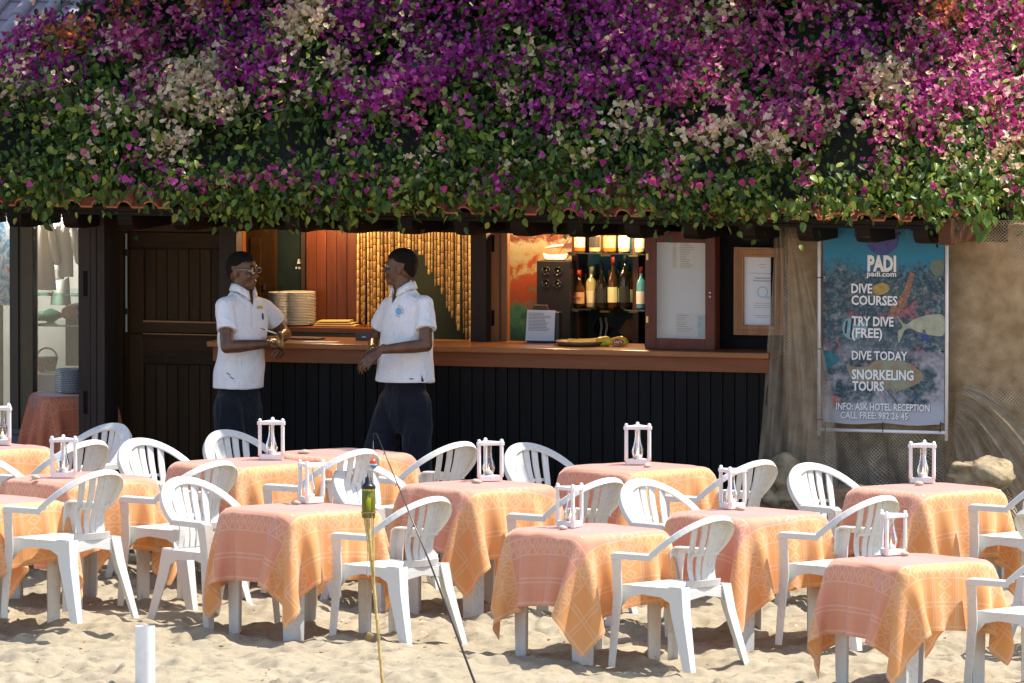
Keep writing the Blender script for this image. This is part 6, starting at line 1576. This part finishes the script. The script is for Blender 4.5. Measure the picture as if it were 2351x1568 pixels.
    # collar: a folded band, open at the front
    nb_ = L_(neck); mb = MB(); N = 30; rows = [(0.066, -0.012), (0.063, 0.030), (0.072, 0.032), (0.088, -0.012)]
    vs = []
    for rr_, zz in rows:
        for k in range(N + 1):
            a = math.pi / 2 + 0.30 + (2 * math.pi - 0.60) * k / N; dip = 0.05 * max(0, math.sin(a)) ** 2 + (0.012 if zz < 0 and abs(a - math.pi / 2) < 0.6 else 0)
            vs.append(nb_ + s * (rr_ * 1.05 * math.cos(a)) + f * (rr_ * math.sin(a) + 0.012) + Vector((0, 0, zz - dip)))
    mb.add(vs, [(i * (N + 1) + k, i * (N + 1) + k + 1, (i + 1) * (N + 1) + k + 1, (i + 1) * (N + 1) + k) for i in range(3) for k in range(N)])
    cl = ob('collar', mb.mesh(smooth=True), m['shirt'], shirt); md = cl.modifiers.new('s', 'SOLIDIFY'); md.thickness = 0.004
    vneck = patch(sm_, nb_ + f * 0.05 - Vector((0, 0, 0.055)), -f, [(-0.042, 0.05), (-0.02, -0.01), (0, -0.05), (0.02, -0.01), (0.042, 0.05), (0, 0.06)], 0.003); ob('open_neck', vneck, m['skin'], body)
    ob('placket', patch(sm_, nb_ + f * 0.05 - Vector((0, 0, 0.135)), -f, [(-0.012, 0.04), (-0.012, -0.05), (0.012, -0.05), (0.012, 0.04)], 0.0025), m['shirt'], shirt)
    # trousers
    mb = MB(); hipc = L_(trousers_top); rings(mb, [(hipc - Vector((0, 0, 0.27)), 0.14, 0.095, 2.3), (hipc - Vector((0, 0, 0.16)), 0.160, 0.118, 2.3), (hipc - Vector((0, 0, 0.06)), 0.160, 0.118, 2.3), (hipc + Vector((0, 0, 0.06)), 0.145, 0.105, 2.2)], f, s)
    for k in (0, 1):
        hp, kn, an = (L_(q_) for q_ in legs[k]); mb.capsule(hp - Vector((0, 0, 0.09)), kn, 0.102, 0.092, 16); mb.capsule(kn, an, 0.092, 0.09, 16, flat1=True)
    tm = remesh(mb.mesh(), 0.009, 4, 0.5); wrinkle(tm, 0.010, seed + 5, 14, 26); ob('trousers', tm, m['trousers'], t)
    for k in (0, 1):
        an = L_(legs[k][2]); sm2 = MB().ell(an + f * 0.06 - Vector((0, 0, 0.045)), (0.13, 0.048, 0.042), 16, 10, Matrix((f, s, up)).transposed()); sm2.v = [(a, b, max(c_, 0.002)) for a, b, c_ in sm2.v]
        ob('shoe', sm2.mesh(smooth=True), m['black_gloss'], t)
    return t, sm_, shirt, f, s, O, L_
def Vp(x, y, Y): return at(x, y, Y)

# man with glasses
Y1 = 67.98; f1 = (0.77, -0.63); fx1 = at(548, 1000, Y1).x
t1, sm1, shirt1, f, s, O, L_ = waiter('man with glasses in white polo and navy trousers, hands clasped, holding a pen',
    (fx1, Y1, FLOOR), f1, (0.86, -0.51), -0.03, Vp(557, 621, Y1), Vp(555, 662, Y1),
    [(Vp(547, 891, Y1), 0.178, 0.135, 2.2), (Vp(549, 850, Y1), 0.176, 0.135, 2.2), (Vp(552, 800, Y1), 0.178, 0.132, 2.2), (Vp(557, 750, Y1), 0.190, 0.122, 2.2), (Vp(558, 715, Y1), 0.182, 0.108, 2.1), (Vp(557, 690, Y1), 0.135, 0.09, 2.1), (Vp(555, 668, Y1), 0.07, 0.062, 2.0)],
    (Vp(516, 698, Y1 - 0.14), Vp(604, 700, Y1 + 0.13)), (Vp(521, 797, Y1 - 0.26), Vp(655, 768, Y1 + 0.22)), (Vp(613, 789, Y1 - 0.13), Vp(642, 775, Y1 + 0.0)),
    (((1, 0.75, -0.05), (0.1, -0.75, 0.65), 1, (0.45, 0.7, 0.5)), ((0.1, -0.6, -0.6), (0.75, -0.5, 0.4), -1, (0.6, 0.8, 0.5))),
    ((Vp(527, 900, Y1 - 0.08), Vp(530, 1060, Y1 - 0.10), Vp(528, 1195, Y1 - 0.09)), (Vp(566, 900, Y1 + 0.09), Vp(570, 1060, Y1 + 0.06), Vp(572, 1195, Y1 + 0.08))),
    Vp(547, 905, Y1), 3, True)
ob('name_badge', patch(sm1, L_(Vp(603, 706, Y1 - 0.05)), (-0.5, 0.85, 0), [(-0.026, -0.009), (0.026, -0.009), (0.026, 0.009), (-0.026, 0.009)], 0.004), simple('dull gold badge', (0.5, 0.36, 0.1), rough=0.6), shirt1)
ob('chest_emblem', patch(sm1, L_(Vp(612, 727, Y1 - 0.05)), (-0.6, 0.8, 0), [(0.010 * math.cos(a * .4), 0.022 * math.sin(a * .4)) for a in range(16)], 0.003), simple('dark blue print', (0.03, 0.04, 0.15), rough=0.8), shirt1)
for (xx, yy, w_, h_) in ((525, 857, .012, .004), (533, 866, .013, .0045)):
    ob('hem_print', patch(sm1, L_(Vp(xx, yy, Y1 - 0.1)), (0.0, 1, 0), [(-w_, h_ + .006), (w_, -h_), (w_, -h_ - .006), (-w_, h_)], 0.003), bpy.data.materials['dark blue print'], shirt1)
pa, pb = Vp(597, 753, Y1 - 0.14), Vp(634, 766, Y1 - 0.09)
pen = empty('pen', 'white pen held in the hand of the man with glasses', 'pen', loc=pb)
ob('barrel', MB().tube([Vector((0, 0, 0)), (pa - pb) * 0.7], 0.005, 10).mesh(smooth=True), m['white_pipe'], pen)
ob('tip', MB().tube([(pa - pb) * 0.7, (pa - pb)], [0.0048, 0.001], 10).mesh(smooth=True), m['black_plastic'], pen)

# man with head turned left
Y2 = 67.62; f2 = (-0.78, -0.62); fx2 = at(930, 1000, Y2).x
t2_, sm2_, shirt2, f, s, O, L_ = waiter('man in white polo with blue chest emblem leaning on the counter, looking left',
    (fx2, Y2, FLOOR), f2, (-0.97, 0.22), 0.02, Vp(920, 613, Y2), Vp(930, 657, Y2),
    [(Vp(929, 876, Y2), 0.205, 0.160, 2.3), (Vp(931, 835, Y2), 0.194, 0.150, 2.2), (Vp(934, 790, Y2), 0.188, 0.138, 2.2), (Vp(934, 740, Y2), 0.194, 0.126, 2.2), (Vp(934, 708, Y2), 0.184, 0.110, 2.1), (Vp(933, 686, Y2), 0.132, 0.092, 2.1), (Vp(930, 663, Y2), 0.07, 0.063, 2.0)],
    (Vp(893, 694, Y2 + 0.14), Vp(975, 696, Y2 - 0.14)), (Vp(862, 786, Y2 + 0.24), Vp(978, 793, Y2 - 0.25)), (Vp(856, 803, Y2 + 0.03), Vp(874, 803, Y2 - 0.24)),
    (((-0.6, -0.2, -0.75), (-0.6, -0.6, 0.5), -1, (0.3, 0.4, 0.3)), ((-0.75, -0.1, -0.62), (-0.45, -0.8, 0.45), -1, (0.25, 0.35, 0.3))),
    ((Vp(905, 890, Y2 + 0.07), Vp(868, 1040, Y2 + 0.0), Vp(848, 1192, Y2 + 0.12)), (Vp(955, 890, Y2 - 0.07), Vp(958, 1050, Y2 - 0.09), Vp(962, 1198, Y2 - 0.05))),
    Vp(930, 892, Y2), 11)
emb = simple('sky blue print', (0.10, 0.36, 0.62), (0.2, 0.46, 0.7), 0.8, 60)
ob('chest_emblem', patch(sm2_, L_(Vp(917, 714, Y2 - 0.1)), (0.35, 0.94, 0), circ(0.023), 0.003), emb, shirt2)
import itertools
for k in range(14):
    a = -2.3 + k * 0.30; c_ = (0.033 * math.cos(a), 0.033 * math.sin(a))
    if k in (4, 5): continue
    ob('emblem_letter', patch(sm2_, L_(Vp(917, 714, Y2 - 0.1)), (0.35, 0.94, 0), [(c_[0] + 0.0035 * math.cos(a + q), c_[1] + 0.0035 * math.sin(a + q)) for q in (0.8, 2.3, 3.9, 5.5)], 0.003), bpy.data.materials['dark blue print'], shirt2)
ob('hem_print', patch(sm2_, L_(Vp(946, 869, Y2 - 0.15)), (0.1, 1, 0), [(-.012, -.003), (.012, -.003), (.012, .004), (-.012, .004)], 0.003), bpy.data.materials['dark blue print'], shirt2)
ob('hem_slit', patch(sm2_, L_(Vp(968, 868, Y2 - 0.15)), (-0.2, 1, 0), [(-0.004, 0.022), (0.012, -0.02), (-0.006, -0.02)], 0.003), m['trousers'], shirt2)
